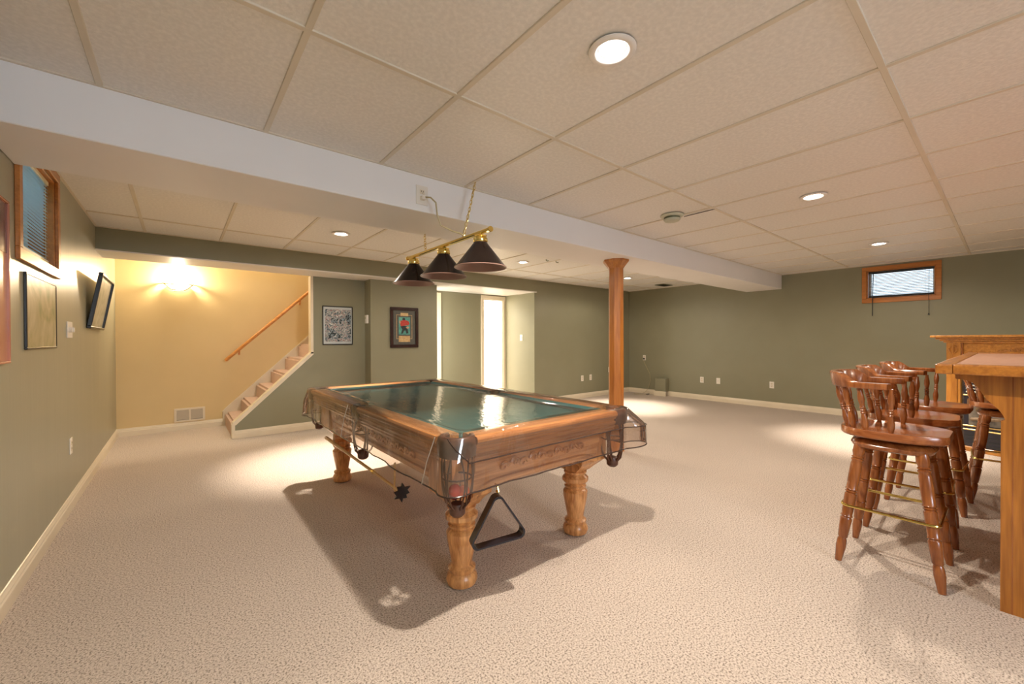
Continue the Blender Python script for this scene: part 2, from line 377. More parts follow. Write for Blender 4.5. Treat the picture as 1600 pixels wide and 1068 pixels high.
struct('wall_hall_back', wall_hole(1, 6.40, .1, 3.17, 5.2, 0, 2.3, [(4.535, 5.0, -.01, 1.98)]), M['green'])
struct('ceiling_hall', box(BM(), (3.17, 5.985, 2.07), (5.2, 6.5, 2.3)), M['white'])
br = BM(); box(br, (3.4, 8.6, 0), (6.6, 8.7, 2.4)); box(br, (3.17, 6.5, 0), (3.4, 8.7, 2.4)); box(br, (6.5, 6.5, 0), (6.6, 8.7, 2.4)); box(br, (3.3, 6.5, 2.4), (6.6, 8.7, 2.5)); box(br, (5.2, 6.45, 0), (6.6, 6.5, 2.4)); box(br, (3.3, 6.5, 2.3), (6.5, 6.52, 2.4))
struct('wall_bright_room', br, M['whitew'])
# beam and soffit
struct('ceiling_beam', box(BM(), (XL, 2.47, 2.05), (XR, 3.03, 2.32), .004), M['beam'])
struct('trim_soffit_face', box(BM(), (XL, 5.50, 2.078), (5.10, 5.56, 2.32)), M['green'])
struct('trim_soffit_underside', box(BM(), (XL, 5.50, 2.066), (5.10, 5.985, 2.078)), M['white'])
struct('trim_soffit_fill', box(BM(), (XL, 5.56, 2.078), (5.06, 5.98, 2.32)), M['white'])

# ------------------------------------------------------------------ ceiling with tiles and tees
cl = struct('ceiling', box(BM(), (XL-.15, YB-.15, 2.335), (8.15, 5.68, 2.45)), M['dark'])
tile_cache = {}
def tile(x0, x1, y0, y1):
    if x1-x0 < .03 or y1-y0 < .03: return
    k = (round(x1-x0, 3), round(y1-y0, 3))
    if k not in tile_cache:
        me_o = ob('ceiling_tile', box(BM(), (-k[0]/2, -k[1]/2, 0), (k[0]/2, k[1]/2, .014), .003), M['tile'], cl)
        tile_cache[k] = me_o.data; o = me_o
    else:
        o = bpy.data.objects.new('ceiling_tile', tile_cache[k]); COL.objects.link(o); o.parent = cl
    o.location = ((x0+x1)/2, (y0+y1)/2, ZC+.003)
xs = [XL] + [.358+.614*k for k in range(-1, 13)] + [XR]
def region(ys):
    for j in range(len(ys)-1):
        for i in range(len(xs)-1):
            tile(xs[i]+.004, xs[i+1]-.004, ys[j]+.004, ys[j+1]-.004)
    for x in xs[1:-1]:
        ob('ceiling_cross_tee', box(BM(), (x-.0125, ys[0], ZC-.003), (x+.0125, ys[-1], ZC+.02), .002), M['tee'], cl)
    for y in ys[1:-1]:
        ob('ceiling_main_tee', box(BM(), (XL, y-.0125, ZC-.0035), (XR, y+.0125, ZC+.02), .002), M['tee'], cl)
near_ys = [YB, -3.395, -2.155, -.915, .325, 1.565, 2.47]
region(near_ys); region([3.03, 3.68, 4.90, 5.50])
for nm, a, b in (('trim_1', (XL, 2.455), (XR, 2.47)), ('trim_2', (XL, 3.03), (XR, 3.045)), ('trim_3', (XL, 5.485), (XR, 5.50)), ('trim_4', (XR-.015, YB), (XR, 5.53)), ('trim_5', (XL, YB), (XL+.015, 5.5))):
    struct(nm, box(BM(), (*a, ZC-.004), (*b, ZC+.01)), M['tee'])
ob('ceiling_gap', box(BM(), (3.475, 1.566, 2.2845), (3.481, 1.83, 2.2885)), M['dark'], cl)

# ------------------------------------------------------------------ baseboards
BP = [(0, 0), (.016, 0), (.016, .062), (.012, .07), (.012, .078), (.006, .09), (.005, .098), (0, .10)]
def baseb(name, a, b, inw):
    bm = BM(); sweep(bm, a, b, BP, inw); struct(name, bm, M['trim'])
baseb('baseboard_left', (XL, YB), (XL, 7.03), (1, 0))
baseb('baseboard_stair_back', (XL, 7.03), (.50, 7.03), (0, -1))
baseb('baseboard_stair_front', (.52, 5.98), (2.11, 5.98), (0, -1))
baseb('baseboard_bump', (2.10, 5.75), (3.18, 5.75), (0, -1))
baseb('baseboard_bump_side', (2.11, 5.74), (2.11, 5.98), (-1, 0))
baseb('baseboard_back_right', (5.05, 5.53), (XR, 5.53), (0, -1))
baseb('baseboard_right', (XR, YB), (XR, 5.53), (-1, 0))
baseb('baseboard_near', (XL, YB), (XR, YB), (0, 1))
baseb('baseboard_hall_right', (5.06, 5.53), (5.06, 6.40), (-1, 0))
baseb('baseboard_hall_back', (3.6, 6.40), (4.46, 6.40), (0, -1))

# ------------------------------------------------------------------ staircase
st = thing('staircase', 'carpeted staircase climbing right behind the open sloped wall', 'stairs', (.5, 6.5, 0))
for k in range(14):
    x = .50+.188*k; z = .19*(k+1)
    bm = BM(); box(bm, (x, 6.08, z-.19 if k else 0), (x+.215 if k < 13 else 3.06, 7.01, z), .0)
    es = [e for e in bm.edges if all(abs(v.co.z-z) < 1e-4 and abs(v.co.x-x) < 1e-4 for v in e.verts)]
    bmesh.ops.bevel(bm, geom=es, offset=.03, segments=4, affect='EDGES')
    ob('stair_step', bm, M['carpetst'], st, smooth=True)
# skirt board on the back wall
bm = prism(BM(), [(.47, 0), (.47, .20), (.49, .225), (3.05, 2.655), (3.05, 2.40), (.70, .19), (.52, 0)], 1, 7.008, 7.03)
ob('skirt_board', bm, M['trim'], st)
bm = prism(BM(), [(.465, .197), (.495, .24), (3.05, 2.67), (3.05, 2.64), (.50, .205), (.485, .19)], 1, 7.0, 7.03)
ob('skirt_cap', bm, M['trim'], st)
# caps of the sloped wall opening
bm = BM(); box(bm, (.49, 5.965, 0), (.522, 6.095, .175)); struct('trim_6', bm, M['trim'])
bm = prism(BM(), [(.49, .165), (.50, .195), (1.385, 1.04), (1.412, 1.04), (1.412, 1.01), (.53, .165)], 1, 5.968, 6.092); struct('trim_7', bm, M['trim'])
bm = BM(); box(bm, (1.378, 5.968, 1.02), (1.41, 6.092, 2.066)); struct('trim_8', bm, M['trim'])

hr = thing('handrail', 'slim oak handrail slanting up the tan yellow wall', 'handrail', (.5, 6.97, .9))
a = Vector((.50, 6.965, .918)); b = Vector((3.0, 6.965, 3.32))
ob('rail', tube(BM(), [a+(b-a)*t for t in (0, .004, .5, 1)], [.014, .023, .023, .023], 12), M['rail'], hr, True)
for t in (.068, .385, .75):
    p = a+(b-a)*t
    bm = BM(); tube(bm, [p+Vector((0, 0, -.01)), p+Vector((0, .0, -.045)), p+Vector((0, .03, -.06)), p+Vector((0, .062, -.06))], .007, 8)
    box(bm, (p.x-.012, 7.018, p.z-.09), (p.x+.012, 7.03, p.z-.03), .002)
    ob('bracket', bm, M['rail'], hr, True)

# ------------------------------------------------------------------ doors
d = thing('door_casing_wide', 'white casing round the brightly lit doorway at end of hallway', 'door frame', (4.76, 6.4, 0))
bm = BM(); box(bm, (4.465, 6.378, 0), (4.535, 6.40, 2.05), .004); ob('casing_side', bm, M['trim'], d)
bm = BM(); box(bm, (5.0, 6.378, 0), (5.058, 6.40, 2.05), .004); ob('casing_side', bm, M['trim'], d)
bm = BM(); box(bm, (4.465, 6.376, 1.98), (5.058, 6.40, 2.052), .004); ob('casing_head', bm, M['trim'], d)
bm = BM(); box(bm, (4.535, 6.40, 0), (4.548, 6.5, 1.98)); box(bm, (4.988, 6.40, 0), (5.0, 6.5, 1.98)); box(bm, (4.535, 6.40, 1.967), (5.0, 6.5, 1.98)); ob('jamb', bm, M['trim'], d)
bm = BM(); box(bm, (4.547, 6.43, .93), (4.5495, 6.46, 1.0)); ob('strike_plate', bm, M['brass'], d)
d = thing('open_door', 'white door swung open into the bright room beyond hallway', 'door', (5.0, 6.5, 0))
bm = BM(); box(bm, (5.02, 6.51, .01), (5.055, 7.25, 1.97), .004); ob('door_panel', bm, M['whitew'], d)
bm = BM(); tube(bm, [(5.02, 7.18, .98), (4.985, 7.18, .98)], .01, 8); lathe(bm, [(0, -.025), (.02, -.018), (.027, 0), (.02, .018), (0, .025)], 12, (4.97, 7.18, .98)); ob('door_knob', bm, M['brass'], d, True)
bm = BM(); box(bm, (3.50, 6.375, 0), (3.60, 6.40, 2.03), .004); struct('trim_9', bm, M['trim'])
bm = BM(); box(bm, (3.17, 6.377, 1.96), (3.60, 6.40, 2.035), .004); struct('trim_10', bm, M['trim'])

# ------------------------------------------------------------------ windows
def window(idx, X, inward, y0, y1, z0, z1, y0o, y1o, z0o, z1o, matn, sill):
    s = inward; fr = bpy.data.objects.new('window_%d' % idx, None); COL.objects.link(fr); fr['kind'] = 'structure'; PM[fr.name] = Matrix.Identity(4)
    d = .018*s
    def bx(bm, xa, xb, *r):
        box(bm, (min(xa, xb), r[0], r[2]), (max(xa, xb), r[1], r[3]), .003)
    for r in ((y0o, y1o, z0o, z0), (y0o, y1o, z1, z1o), (y0o, y0, z0, z1), (y1, y1o, z0, z1)):
        bm = BM(); bx(bm, X, X+d, *r); ob('window_casing', bm, M['winwood'], fr)
    bm = BM()
    for r in ((y0, y1, z0, z0+.012), (y0, y1, z1-.012, z1), (y0, y0+.012, z0, z1), (y1-.012, y1, z0, z1)): bx(bm, X+.001*s, X-.15*s, *r)
    ob('window_jamb', bm, M['winwood'], fr)
    bm = BM(); ym = (y0+y1)/2
    for r in ((y0+.012, y1-.012, z0+.012, z0+.035), (y0+.012, y1-.012, z1-.035, z1-.012), (y0+.012, y0+.035, z0+.035, z1-.035), (y1-.035, y1-.012, z0+.035, z1-.035)): bx(bm, X-.11*s, X-.135*s, *r)
    ob('window_sash', bm, M['plastic'], fr)
    bm = BM(); bx(bm, X-.121*s, X-.125*s, y0+.03, y1-.03, z0+.03, z1-.03); ob('window_glass', bm, M['glass' if idx == 1 else 'glassr'], fr)
    return fr
window(1, XL, 1, *WL, 3.035, 3.915, 1.60, 2.27, 'w', True)
window(2, XR, -1, *WR, .58, 1.41, 1.728, 2.262, 'w', False)
# blinds
def blind(X, s, y0, y1, z0, z1, n, tilt, label, slatm, headm, wands):
    t = thing('window_blind', label, 'blind', (X, (y0+y1)/2, z0))
    xc = X-.035*s
    bm = BM(); box(bm, (xc-.014, y0+.005, z1-.028), (xc+.014, y1-.005, z1-.003), .002); ob('head_rail', bm, headm, t)
    bm = BM(); box(bm, (xc-.013, y0+.008, z0+.008), (xc+.013, y1-.012, z0+.034), .003); ob('bottom_rail', bm, headm, t)
    zz0, zz1 = z0+.044, z1-.034; me = None
    for i in range(n):
        z = zz0+(zz1-zz0)*i/(n-1)
        if me is None:
            bm = BM(); w = .0125; c, sn = math.cos(tilt), math.sin(tilt)
            pts = [(-w, 0), (-w/2, .0016), (0, .0022), (w/2, .0016), (w, 0)]
            pts = [(u*c-v*sn, u*sn+v*c) for u, v in pts]
            A = [bm.verts.new((p, y0+.01, q)) for p, q in pts]; B = [bm.verts.new((p, y1-.014, q)) for p, q in pts]
            for k in range(4): bm.faces.new((A[k], A[k+1], B[k+1], B[k]))
            o = ob('slat', bm, slatm, t, world=False); me = o.data; o.location = (xc-X, 0, z-z0); o.location.y = -(y0+y1)/2
        else:
            o = bpy.data.objects.new('slat', me); COL.objects.link(o); o.parent = t; o.location = (xc-X, -(y0+y1)/2, z-z0)
    bm = BM()
    for y in (y0+.09, y1-.09):
        bm = BM(); tube(bm, [(xc+.014*s, y, zz0-.01), (xc+.014*s, y, zz1+.01)], .0009, 4); ob('ladder_cord', bm, headm, t)
    for nm, y, zt, rr, knob in wands:
        bm = BM(); tube(bm, [(xc+.02*s, y, z1-.02), (X+.03*s, y, z0-.02), (X+.03*s, y, zt)], rr, 6)
        if knob: lathe(bm, [(0, .022), (.006, .018), (.011, 0), (0, -.003)], 10, (X+.03*s, y, zt-.01))
        ob(nm, bm, M['navy'], t, True)
blind(XR, -1, WR[0]+.012, WR[1]-.012, WR[2]+.012, WR[3]-.012, 15, math.radians(28), 'white slatted blind with dark bottom bar in the far right window', M['slatr'], M['navy'], (('tilt_wand', 1.285, 1.535, .005, False), ('pull_cord', .70, 1.535, .0022, True)))
blind(XL, 1, WL[0]+.012, WL[1]-.012, WL[2]+.012, WL[3]-.012, 24, math.radians(-20), 'blue-lit slatted blind in the high window on the left wall', M['slatw'], M['cream'], ())
# outside
bm = BM()
pts = [(-.78, 2.6)] + [(-.78-.75*math.sin(PI*i/12), 3.475-.9*math.cos(PI*i/12)) for i in range(13)] + [(-.78, 4.35)]
top = [bm.verts.new((x, y, 2.55)) for x, y in pts]; bot = [bm.verts.new((x, y, 1.2)) for x, y in pts]
for i in range(len(pts)-1): bm.faces.new((top[i], top[i+1], bot[i+1], bot[i]))
w = ob('window_well', bm, M['well'], smooth=True); tag(w, 'blue-grey curved window well outside the left window', 'window well')
struct('ground_outside', box(BM(), (-3, 2.0, 1.1), (-.77, 5, 1.2)), M['ground'])
struct('ground_outside_right', box(BM(), (8.16, -1.5, 1.2), (12, 4, 1.35)), M['ground'])

# ------------------------------------------------------------------ recessed lights and ceiling fittings
def pot(x, y, z, label):
    t = thing('recessed_light', label, 'ceiling light', (x, y, z), group='recessed ceiling lights')
    bm = BM(); lathe(bm, [(.052, .012), (.060, -.004), (.066, -.008), (.080, -.007), (.088, -.002), (.088, .0)], 32, (x, y, z)); ob('trim_ring', bm, M['ring'], t, True)
    bm = BM(); lathe(bm, [(0, -.0005), (.03, 0), (.046, .004), (.053, .010)], 24, (x, y, z)); ob('bulb_lens', bm, M['bulb'], t, True)
PL = ['recessed light nearest the camera, big and bright, above table end', 'recessed light between smoke detector and the long ceiling tee, mid right', 'recessed light nearest the oak framed window on the right wall',
      'recessed light beyond the beam, above the stairs side of the table', 'recessed light beyond the beam, seen just right of the lamp shades', 'recessed light just right of the oak post top']
for (x, y, z, a, b), l in zip(POTS[:6], PL): pot(x, y, z-.003, l)

t = thing('smoke_detector', 'round off-white smoke detector on ceiling above the table', 'smoke detector', (3.36, 1.88, 2.287))
bm = BM(); lathe(bm, [(0, 0), (.095, 0), (.098, -.006), (.09, -.014), (.075, -.018), (0, -.018)], 28, (3.36, 1.88, 2.287)); ob('base_plate', bm, M['smoke'], t, True)
bm = BM(); lathe(bm, [(.066, -.018), (.066, -.036)], 28, (3.36, 1.88, 2.287)); ob('vent_band', bm, M['smoked'], t, True)
bm = BM(); lathe(bm, [(.070, -.034), (.070, -.038), (.060, -.052), (.03, -.056), (0, -.056)], 28, (3.36, 1.88, 2.287)); ob('cover', bm, M['smoke'], t, True)
t = thing('ceiling_vent', 'dark louvred ceiling vent in the far right corner', 'vent', (7.55, 4.4, 2.287))
bm = BM(); box(bm, (7.38, 4.30, 2.279), (7.72, 4.50, 2.287), .003); ob('vent_frame', bm, M['smoked'], t)
for k in range(6):
    bm = BM(); box(bm, (7.40, 4.325+.028*k, 2.275), (7.70, 4.337+.028*k, 2.279)); ob('louvre', bm, M['dark'], t)
for x in (3.86, 4.05):
    h = ob('ceiling_hook', tube(BM(), [(x, 3.98, 2.287), (x, 3.98, 2.272), (x+.03, 3.98, 2.266), (x+.045, 3.98, 2.274)], .006, 6), M['smoked'], None, True)
    tag(h, 'left of two small dark hooks in the ceiling beyond the lamp' if x < 4 else 'right of two small dark hooks in the ceiling beyond the lamp', 'hook', 'small ceiling hooks')

# ------------------------------------------------------------------ wall fittings (built facing -Y, turned by rz)
def outlet(x, y, z, rz, label, kind='outlet', w=.07, h=.115, cat=None, parent=None):
    nm = {'outlet': 'wall_outlet', 'switch': 'light_switch', 'jack': 'cable_plate', 'dimmer': 'dimmer_switch', 'thermo': 'thermostat'}[kind]
    t = thing(nm, label, cat or {'outlet': 'outlet', 'switch': 'switch', 'jack': 'wall plate', 'dimmer': 'switch', 'thermo': 'thermostat'}[kind], (x, y, z), rz)
    A = lambda bm, n, m, s=False: ob(n, bm, m, t, s, world=False)
    d = .006 if kind != 'thermo' else .028
    A(box(BM(), (-w/2, -d, -h/2), (w/2, 0, h/2), .002, 2), 'plate', M['plastic'])
    if kind == 'outlet':
        for s in (-1, 1):
            bm = BM(); box(bm, (-.017, -.009, s*.021-.014), (.017, -.006, s*.021+.014), .001); A(bm, 'socket', M['trim'])
            bm = BM()
            for q in (-.007, .007): box(bm, (q-.0015, -.0095, s*.021-.002), (q+.0015, -.009, s*.021+.008))
            box(bm, (-.002, -.0095, s*.021-.01), (.002, -.009, s*.021-.006)); o = A(bm, 'socket_slots', M['slot']); o['kind'] = 'stuff'
    elif kind == 'switch':
        A(box(BM(), (-.008, -.016, -.012), (.008, -.006, .014), .002), 'toggle', M['plastic'])
    elif kind == 'jack':
        A(tube(BM(), [(0, -.005, 0), (0, -.018, 0)], .006, 8), 'connector', M['steel'], True)
    elif kind == 'dimmer':
        for q in (-.045, .045):
            A(tube(BM(), [(q, -.006, 0), (q, -.022, 0)], [.02, .017], 16), 'dimmer_knob', M['plastic'], True)
    elif kind == 'thermo':
        A(box(BM(), (-w/2+.01, -.032, .005), (w/2-.01, -.028, .03), .001), 'display', M['smoke'])
    return t
E_ = PI/2     # rz for a fitting on the right wall (facing -X) is -PI/2 ; on the left wall (facing +X) is +PI/2
outlet(6.38, 5.53, .405, 0, 'white outlet left of a pair low on the far wall')
outlet(6.64, 5.53, .41, 0, 'white outlet right of a pair low on the far wall')
outlet(7.27, 5.53, .54, 0, 'white wall plate half hidden behind the oak post', 'jack')
outlet(XR, 5.13, .79, -E_, 'white outlet with a cord in the far corner, highest on right wall')
outlet(XR, 3.845, .395, -E_, 'white outlet nearest the boxed bump, left of a pair on right wall')
outlet(XR, 3.53, .395, -E_, 'white cable plate right of a pair on the right wall', 'jack')
outlet(XR, 2.62, .395, -E_, 'lone white outlet nearest the stools on the right wall')
outlet(5.06, 5.90, 1.235, -E_, 'white light switch beside the bright doorway', 'switch')
outlet(XL, 4.28, .445, E_, 'white outlet low on the left wall')
outlet(XL, 4.27, 1.28, E_, 'white double dimmer plate between two pictures on left wall', 'dimmer', .17, .115)
outlet(2.11, 5.87, 1.50, -E_, 'small white thermostat on the side of the wall bump', 'thermo', .07, .12)

t = thing('corner_cable', 'thin tan cable hanging to the floor from the corner outlet', 'cable', (7.9, 5.1, 0))
bm = BM(); tube(bm, [(7.985, 5.13, .765), (7.955, 5.12, .72), (7.97, 5.08, .62), (7.97, 4.98, .45), (7.965, 4.96, .30), (7.96, 5.0, .16), (7.93, 5.05, .05), (7.86, 5.1, .012), (7.7, 5.2, .01), (7.6, 5.12, .01), (7.75, 5.0, .01), (7.83, 4.98, .01)], .004, 6); ob('wire', bm, M['cord'], t, True)
bm = BM(); box(bm, (7.965, 5.115, .75), (7.991, 5.145, .785), .003); ob('plug', bm, M['slot'], t)
bm = BM(); tube(bm, [(7.83, 4.98, .010), (7.86, 4.96, .012), (7.90, 4.95, .012)], .009, 6); ob('connector', bm, M['slot'], t)
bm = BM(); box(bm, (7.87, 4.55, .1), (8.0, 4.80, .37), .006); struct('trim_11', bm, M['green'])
bm = BM(); sweep(bm, (7.87, 4.54), (7.87, 4.81), BP, (-1, 0)); struct('trim_12', bm, M['trim'])

t = thing('return_grille', 'cream two-panel air grille low on the tan yellow wall', 'vent', (.11, 7.03, .11))
bm = BM(); x0, x1, z0, z1 = -.055, .272, .112, .292
for lo, hi in (((x0, 7.018, z0), (x1, 7.03, z0+.022)), ((x0, 7.018, z1-.022), (x1, 7.03, z1)), ((x0, 7.018, z0+.022), (x0+.024, 7.03, z1-.022)), ((x1-.024, 7.018, z0+.022), (x1, 7.03, z1-.022)), ((.10, 7.019, z0+.022), (.118, 7.03, z1-.022))): box(bm, lo, hi)
ob('grille_frame', bm, M['trim'], t)
bm = BM(); box(bm, (x0+.02, 7.0285, z0+.02), (x1-.02, 7.03, z1-.02)); ob('backing', bm, M['slot'], t)
me = None
for k in range(17):
    for a, b in ((x0+.024, .10), (.118, x1-.024)):
        bm = BM(); z = z0+.028+.0082*k; box(bm, (a, 7.0215, z), (b, 7.0265, z+.005)); ob('louvre', bm, M['trim'], t)

# wall sconce
t = thing('wall_sconce', 'glowing bowl wall sconce with metal rim on tan yellow wall', 'wall lamp', (0, 7.03, 1.9))
bm = BM(); prof = [(0, 0), (.05, .004), (.085, .028), (.105, .060)]; lathe(bm, prof, 24, (0, 7.03, 1.865), PI, 2*PI)
o = ob('glass_bowl', bm, M['sconce'], t, True); sm = o.modifiers.new('s', 'SOLIDIFY'); sm.thickness = .004
bm = BM(); tube(bm, [(.158*math.cos(PI+PI*k/20), 7.03+.115*math.sin(PI+PI*k/20), 1.935+.02*abs(math.cos(PI*k/20))**2) for k in range(21)], .007, 8); ob('metal_rim', bm, M['steel'], t, True)
bm = BM(); 
for sx in (-1, 1): tube(bm, [(sx*.155, 7.0, 1.955), (sx*.12, 6.945, 1.915), (sx*.07, 6.915, 1.868), (0, 6.910, 1.862)], .009, 8)
ob('metal_arm', bm, M['steel'], t, True)
bm = BM(); box(bm, (-.05, 7.016, 1.86), (.05, 7.03, 1.96), .004); ob('back_plate', bm, M['steel'], t)

# ------------------------------------------------------------------ pictures
def picture(name, label, w, h, loc, rz, fw, fd, fm, cat='picture', glass=True, tilt=0, layers=()):
    """built facing -Y, origin at its centre back; layers = (part, material, x0,x1,z0,z1,depth)"""
    t = thing(name, label, cat, loc, rz)
    R = Matrix.Rotation(tilt, 4, 'X')
    def A(n, bm, m): bm.transform(Matrix.Translation((0, 0, -h/2)) @ R @ Matrix.Translation((0, 0, h/2))); return ob(n, bm, m, t, world=False)
    bm = BM()
    for r in ((-w/2, w/2, -h/2, -h/2+fw), (-w/2, w/2, h/2-fw, h/2), (-w/2, -w/2+fw, -h/2+fw, h/2-fw), (w/2-fw, w/2, -h/2+fw, h/2-fw)):
        box(bm, (r[0], -fd, r[2]), (r[1], 0, r[3]), min(fw, fd)*.2)
    A('frame', bm, fm)
    for n, m, a, b, c, d, dep in layers:
        A(n, box(BM(), (a, -dep, c), (b, -.003, d)), m)
    return t
t = picture('crowd_picture', 'narrow black framed painting of a colourful crowd right of stairs', .405, .54, (1.728, 5.98, 1.405), 0, .012, .018, M['framethin'],
        layers=(('margin', M['artedge'], -.195, .195, -.262, .262, .008), ('painting', M['art'], -.17, .18, -.225, .225, .0095)))
# sport print with a wide mat and two plaques
ly = [('mat_board', M['matboard'], -.20, .20, -.265, .265, .010)]
ly += [('mat_line', M['gold'], -.125, -.119, -.17, .19, .012), ('mat_line', M['gold'], .119, .125, -.17, .19, .012), ('mat_line', M['gold'], -.125, .125, .184, .19, .012), ('mat_line', M['gold'], -.125, .125, -.17, -.164, .012)]
ly += [('title_plaque', M['gold'], -.06, .06, .172, .218, .014), ('name_plaque', M['gold'], -.09, .09, -.215, -.125, .014), ('print', M['tealp'], -.09, .09, -.105, .155, .013)]
t = picture('sport_print', 'dark wide framed sport print with player in red on wall bump', .445, .60, (2.615, 5.75, 1.385), 0, .045, .028, M['frame'], layers=ly)
def blob(n, pts, m, dep):
    bm = BM(); A = [bm.verts.new((x, -dep, z)) for x, z in pts]; B = [bm.verts.new((x, -dep+.002, z)) for x, z in pts]; k = len(pts)
    bm.faces.new(A); bm.faces.new(B[::-1])
    for i in range(k): bm.faces.new((A[i], B[i], B[(i+1) % k], A[(i+1) % k]))
    ob(n, bm, m, t, world=False)
blob('printed_trousers', [(-.055, -.09), (-.035, -.03), (-.06, .015), (-.03, .03), (.03, .02), (.06, .01), (.05, -.03), (.065, -.085), (.03, -.09), (.015, -.04), (-.01, -.05), (-.025, -.09)], M['navy'], .0155)
blob('printed_shirt', [(-.06, .02), (-.07, .06), (-.055, .10), (-.02, .11), (.03, .108), (.065, .095), (.08, .06), (.06, .035), (.02, .03), (-.02, .025)], M['red'], .0165)
blob('printed_cap', [(-.03, .11), (-.035, .13), (-.02, .145), (.0, .145), (.012, .13), (.01, .11)], M['navy'], .0172)
blob('printed_arm', [(-.075, .05), (-.085, .095), (-.07, .11), (-.06, .07)], M['skin'], .0172)
blob('printed_glove', [(.02, .0), (.05, .02), (.075, .0), (.05, -.018)], M['skin'], .0175)
# left wall pictures (rz=+90deg: local -Y -> +X, local X -> Y)
picture('landscape_picture', 'thin framed pale landscape under the left window', .66, .40, (XL, 3.50, 1.355), E_, .012, .012, M['framethin'],
        layers=(('print', M['land'], -.32, .32, -.19, .19, .009),))
picture('leaning_picture', 'dark deep framed picture tilted off the left wall, nearest stairs',   .80, .49, (XL, 5.36, 1.555), E_, .022, .03, M['framethin'], tilt=math.radians(9.5),
        layers=(('print', M['land2'], -.385, .385, -.225, .225, .012),))
picture('salmon_poster', 'salmon pink framed poster cut off at photo left edge', .62, .73, (XL, 2.56, 1.465), E_, .01, .02, M['salmon'],
        layers=(('print', M['salmon'], -.30, .30, -.355, .355, .012), ('dark_band', M['maroon'], -.298, .298, .13, .35, .0135)))

# ------------------------------------------------------------------ oak post
t = thing('support_post', 'octagonal oak post holding up the white beam', 'post', (3.655, 2.69, 0))
def octa(r0, z0, r1, z1, bm): 
    k = 1/math.cos(PI/8)
    A = [bm.verts.new((3.655+r0*k*math.cos(PI/8+PI/4*i), 2.69+r0*k*math.sin(PI/8+PI/4*i), z0)) for i in range(8)]
    B = [bm.verts.new((3.655+r1*k*math.cos(PI/8+PI/4*i), 2.69+r1*k*math.sin(PI/8+PI/4*i), z1)) for i in range(8)]
    bm.faces.new(A[::-1]); bm.faces.new(B)
    for i in range(8): bm.faces.new((A[i], A[(i+1) % 8], B[(i+1) % 8], B[i]))
bm = BM(); octa(.076, .0, .072, 1.975, bm); ob('shaft', bm, M['post'], t)
bm = BM(); octa(.076, 1.96, .085, 1.975, bm); octa(.085, 1.975, .125, 2.03, bm); octa(.128, 2.03, .128, 2.05, bm); ob('capital', bm, M['post'], t)
bm = BM(); octa(.079, 0, .079, .03, bm); ob('base', bm, M['post'], t)

# ------------------------------------------------------------------ hanging billiard lamp
LX = 1.49; LY = (2.135, 2.60, 3.085)
t = thing('billiard_lamp', 'brass bar lamp with three black cone shades above the pool table', 'ceiling lamp', (LX, 2.6, 1.66))
bm = BM(); box(bm, (LX-.014, 2.03, 1.872), (LX+.014, 3.19, 1.892), .004); tube(bm, [(LX, 2.03, 1.882), (LX, 2.022, 1.882)], .018, 12); tube(bm, [(LX, 3.19, 1.882), (LX, 3.198, 1.882)], .018, 12)
ob('brass_bar', bm, M['brass'], t)
for y in LY:
    bm = BM(); lathe(bm, [(.012, 1.875), (.012, 1.868), (.034, 1.866), (.042, 1.862), (.037, 1.855), (.045, 1.846), (.047, 1.825), (.044, 1.818)], 20, (LX, y, 0)); ob('shade_cap', bm, M['brass'], t, True)
    bm = BM(); lathe(bm, [(.043, 1.820), (.046, 1.812), (.158, 1.668), (.164, 1.661)], 40, (LX, y, 0)); sh = ob('shade', bm, M['blackshade'], t, True)
    bm = BM(); lathe(bm, [(0, 1.812), (.040, 1.812), (.155, 1.664), (.162, 1.660)], 40, (LX, y, 0)); ob('shade_lining', bm, M['shadein'], sh, True)
    bm = BM(); tube(bm, [(LX+.165*math.cos(2*PI*k/40), y+.165*math.sin(2*PI*k/40), 1.660) for k in range(40)], .003, 6, closed=True); ob('shade_rim', bm, M['shadein'], sh, True)
    bm = BM(); lathe(bm, [(0, 1.72), (.022, 1.728), (.03, 1.75), (.022, 1.775), (.014, 1.79), (.014, 1.812)], 16, (LX, y, 0)); ob('light_bulb', bm, M['plastic'], sh, True)
def chain(a, b, name):
    a = Vector(a); b = Vector(b); n = int((b-a).length/.026); d = (b-a).normalized(); bm = BM()
    for i in range(n):
        c = a.lerp(b, (i+.5)/n); side = Vector((1, 0, 0)) if i % 2 else Vector((0, 1, 0)); side = (side-d*side.dot(d)).normalized()
        tube(bm, [c+d*.017*math.cos(2*PI*k/10)+side*.009*math.sin(2*PI*k/10) for k in range(10)], .0022, 5, closed=True)
    o = ob(name, bm, M['brass'], t, True); o['kind'] = 'stuff'
chain((LX, 2.335, 1.892), (1.588, 2.335, 2.283), 'chain')
chain((LX, 2.88, 1.892), (1.535, 2.98, 2.047), 'chain')
bm = BM(); tube(bm, [(LX, 2.335, 1.90), (LX-.01, 2.345, 1.915), (1.44, 2.39, 1.935), (1.36, 2.41, 1.965), (1.33, 2.405, 2.03), (1.31, 2.385, 2.10), (1.285, 2.41, 2.135), (1.262, 2.445, 2.142)], .0055, 7); ob('power_cord', bm, M['cord'], t, True)
bm = BM(); tube(bm, [(LX, 2.335, 1.90), (1.515, 2.33, 2.0), (1.555, 2.34, 2.12), (1.583, 2.335, 2.27)], .003, 6); ob('chain_cord', bm, M['cord'], t, True)
bm = BM(); box(bm, (1.240, 2.438, 2.124), (1.268, 2.461, 2.150), .003); ob('plug', bm, M['plastic'], t)
outlet(1.252, 2.47, 2.157, 0, 'white outlet on the beam face with the lamp cord plugged in', w=.085, h=.125)

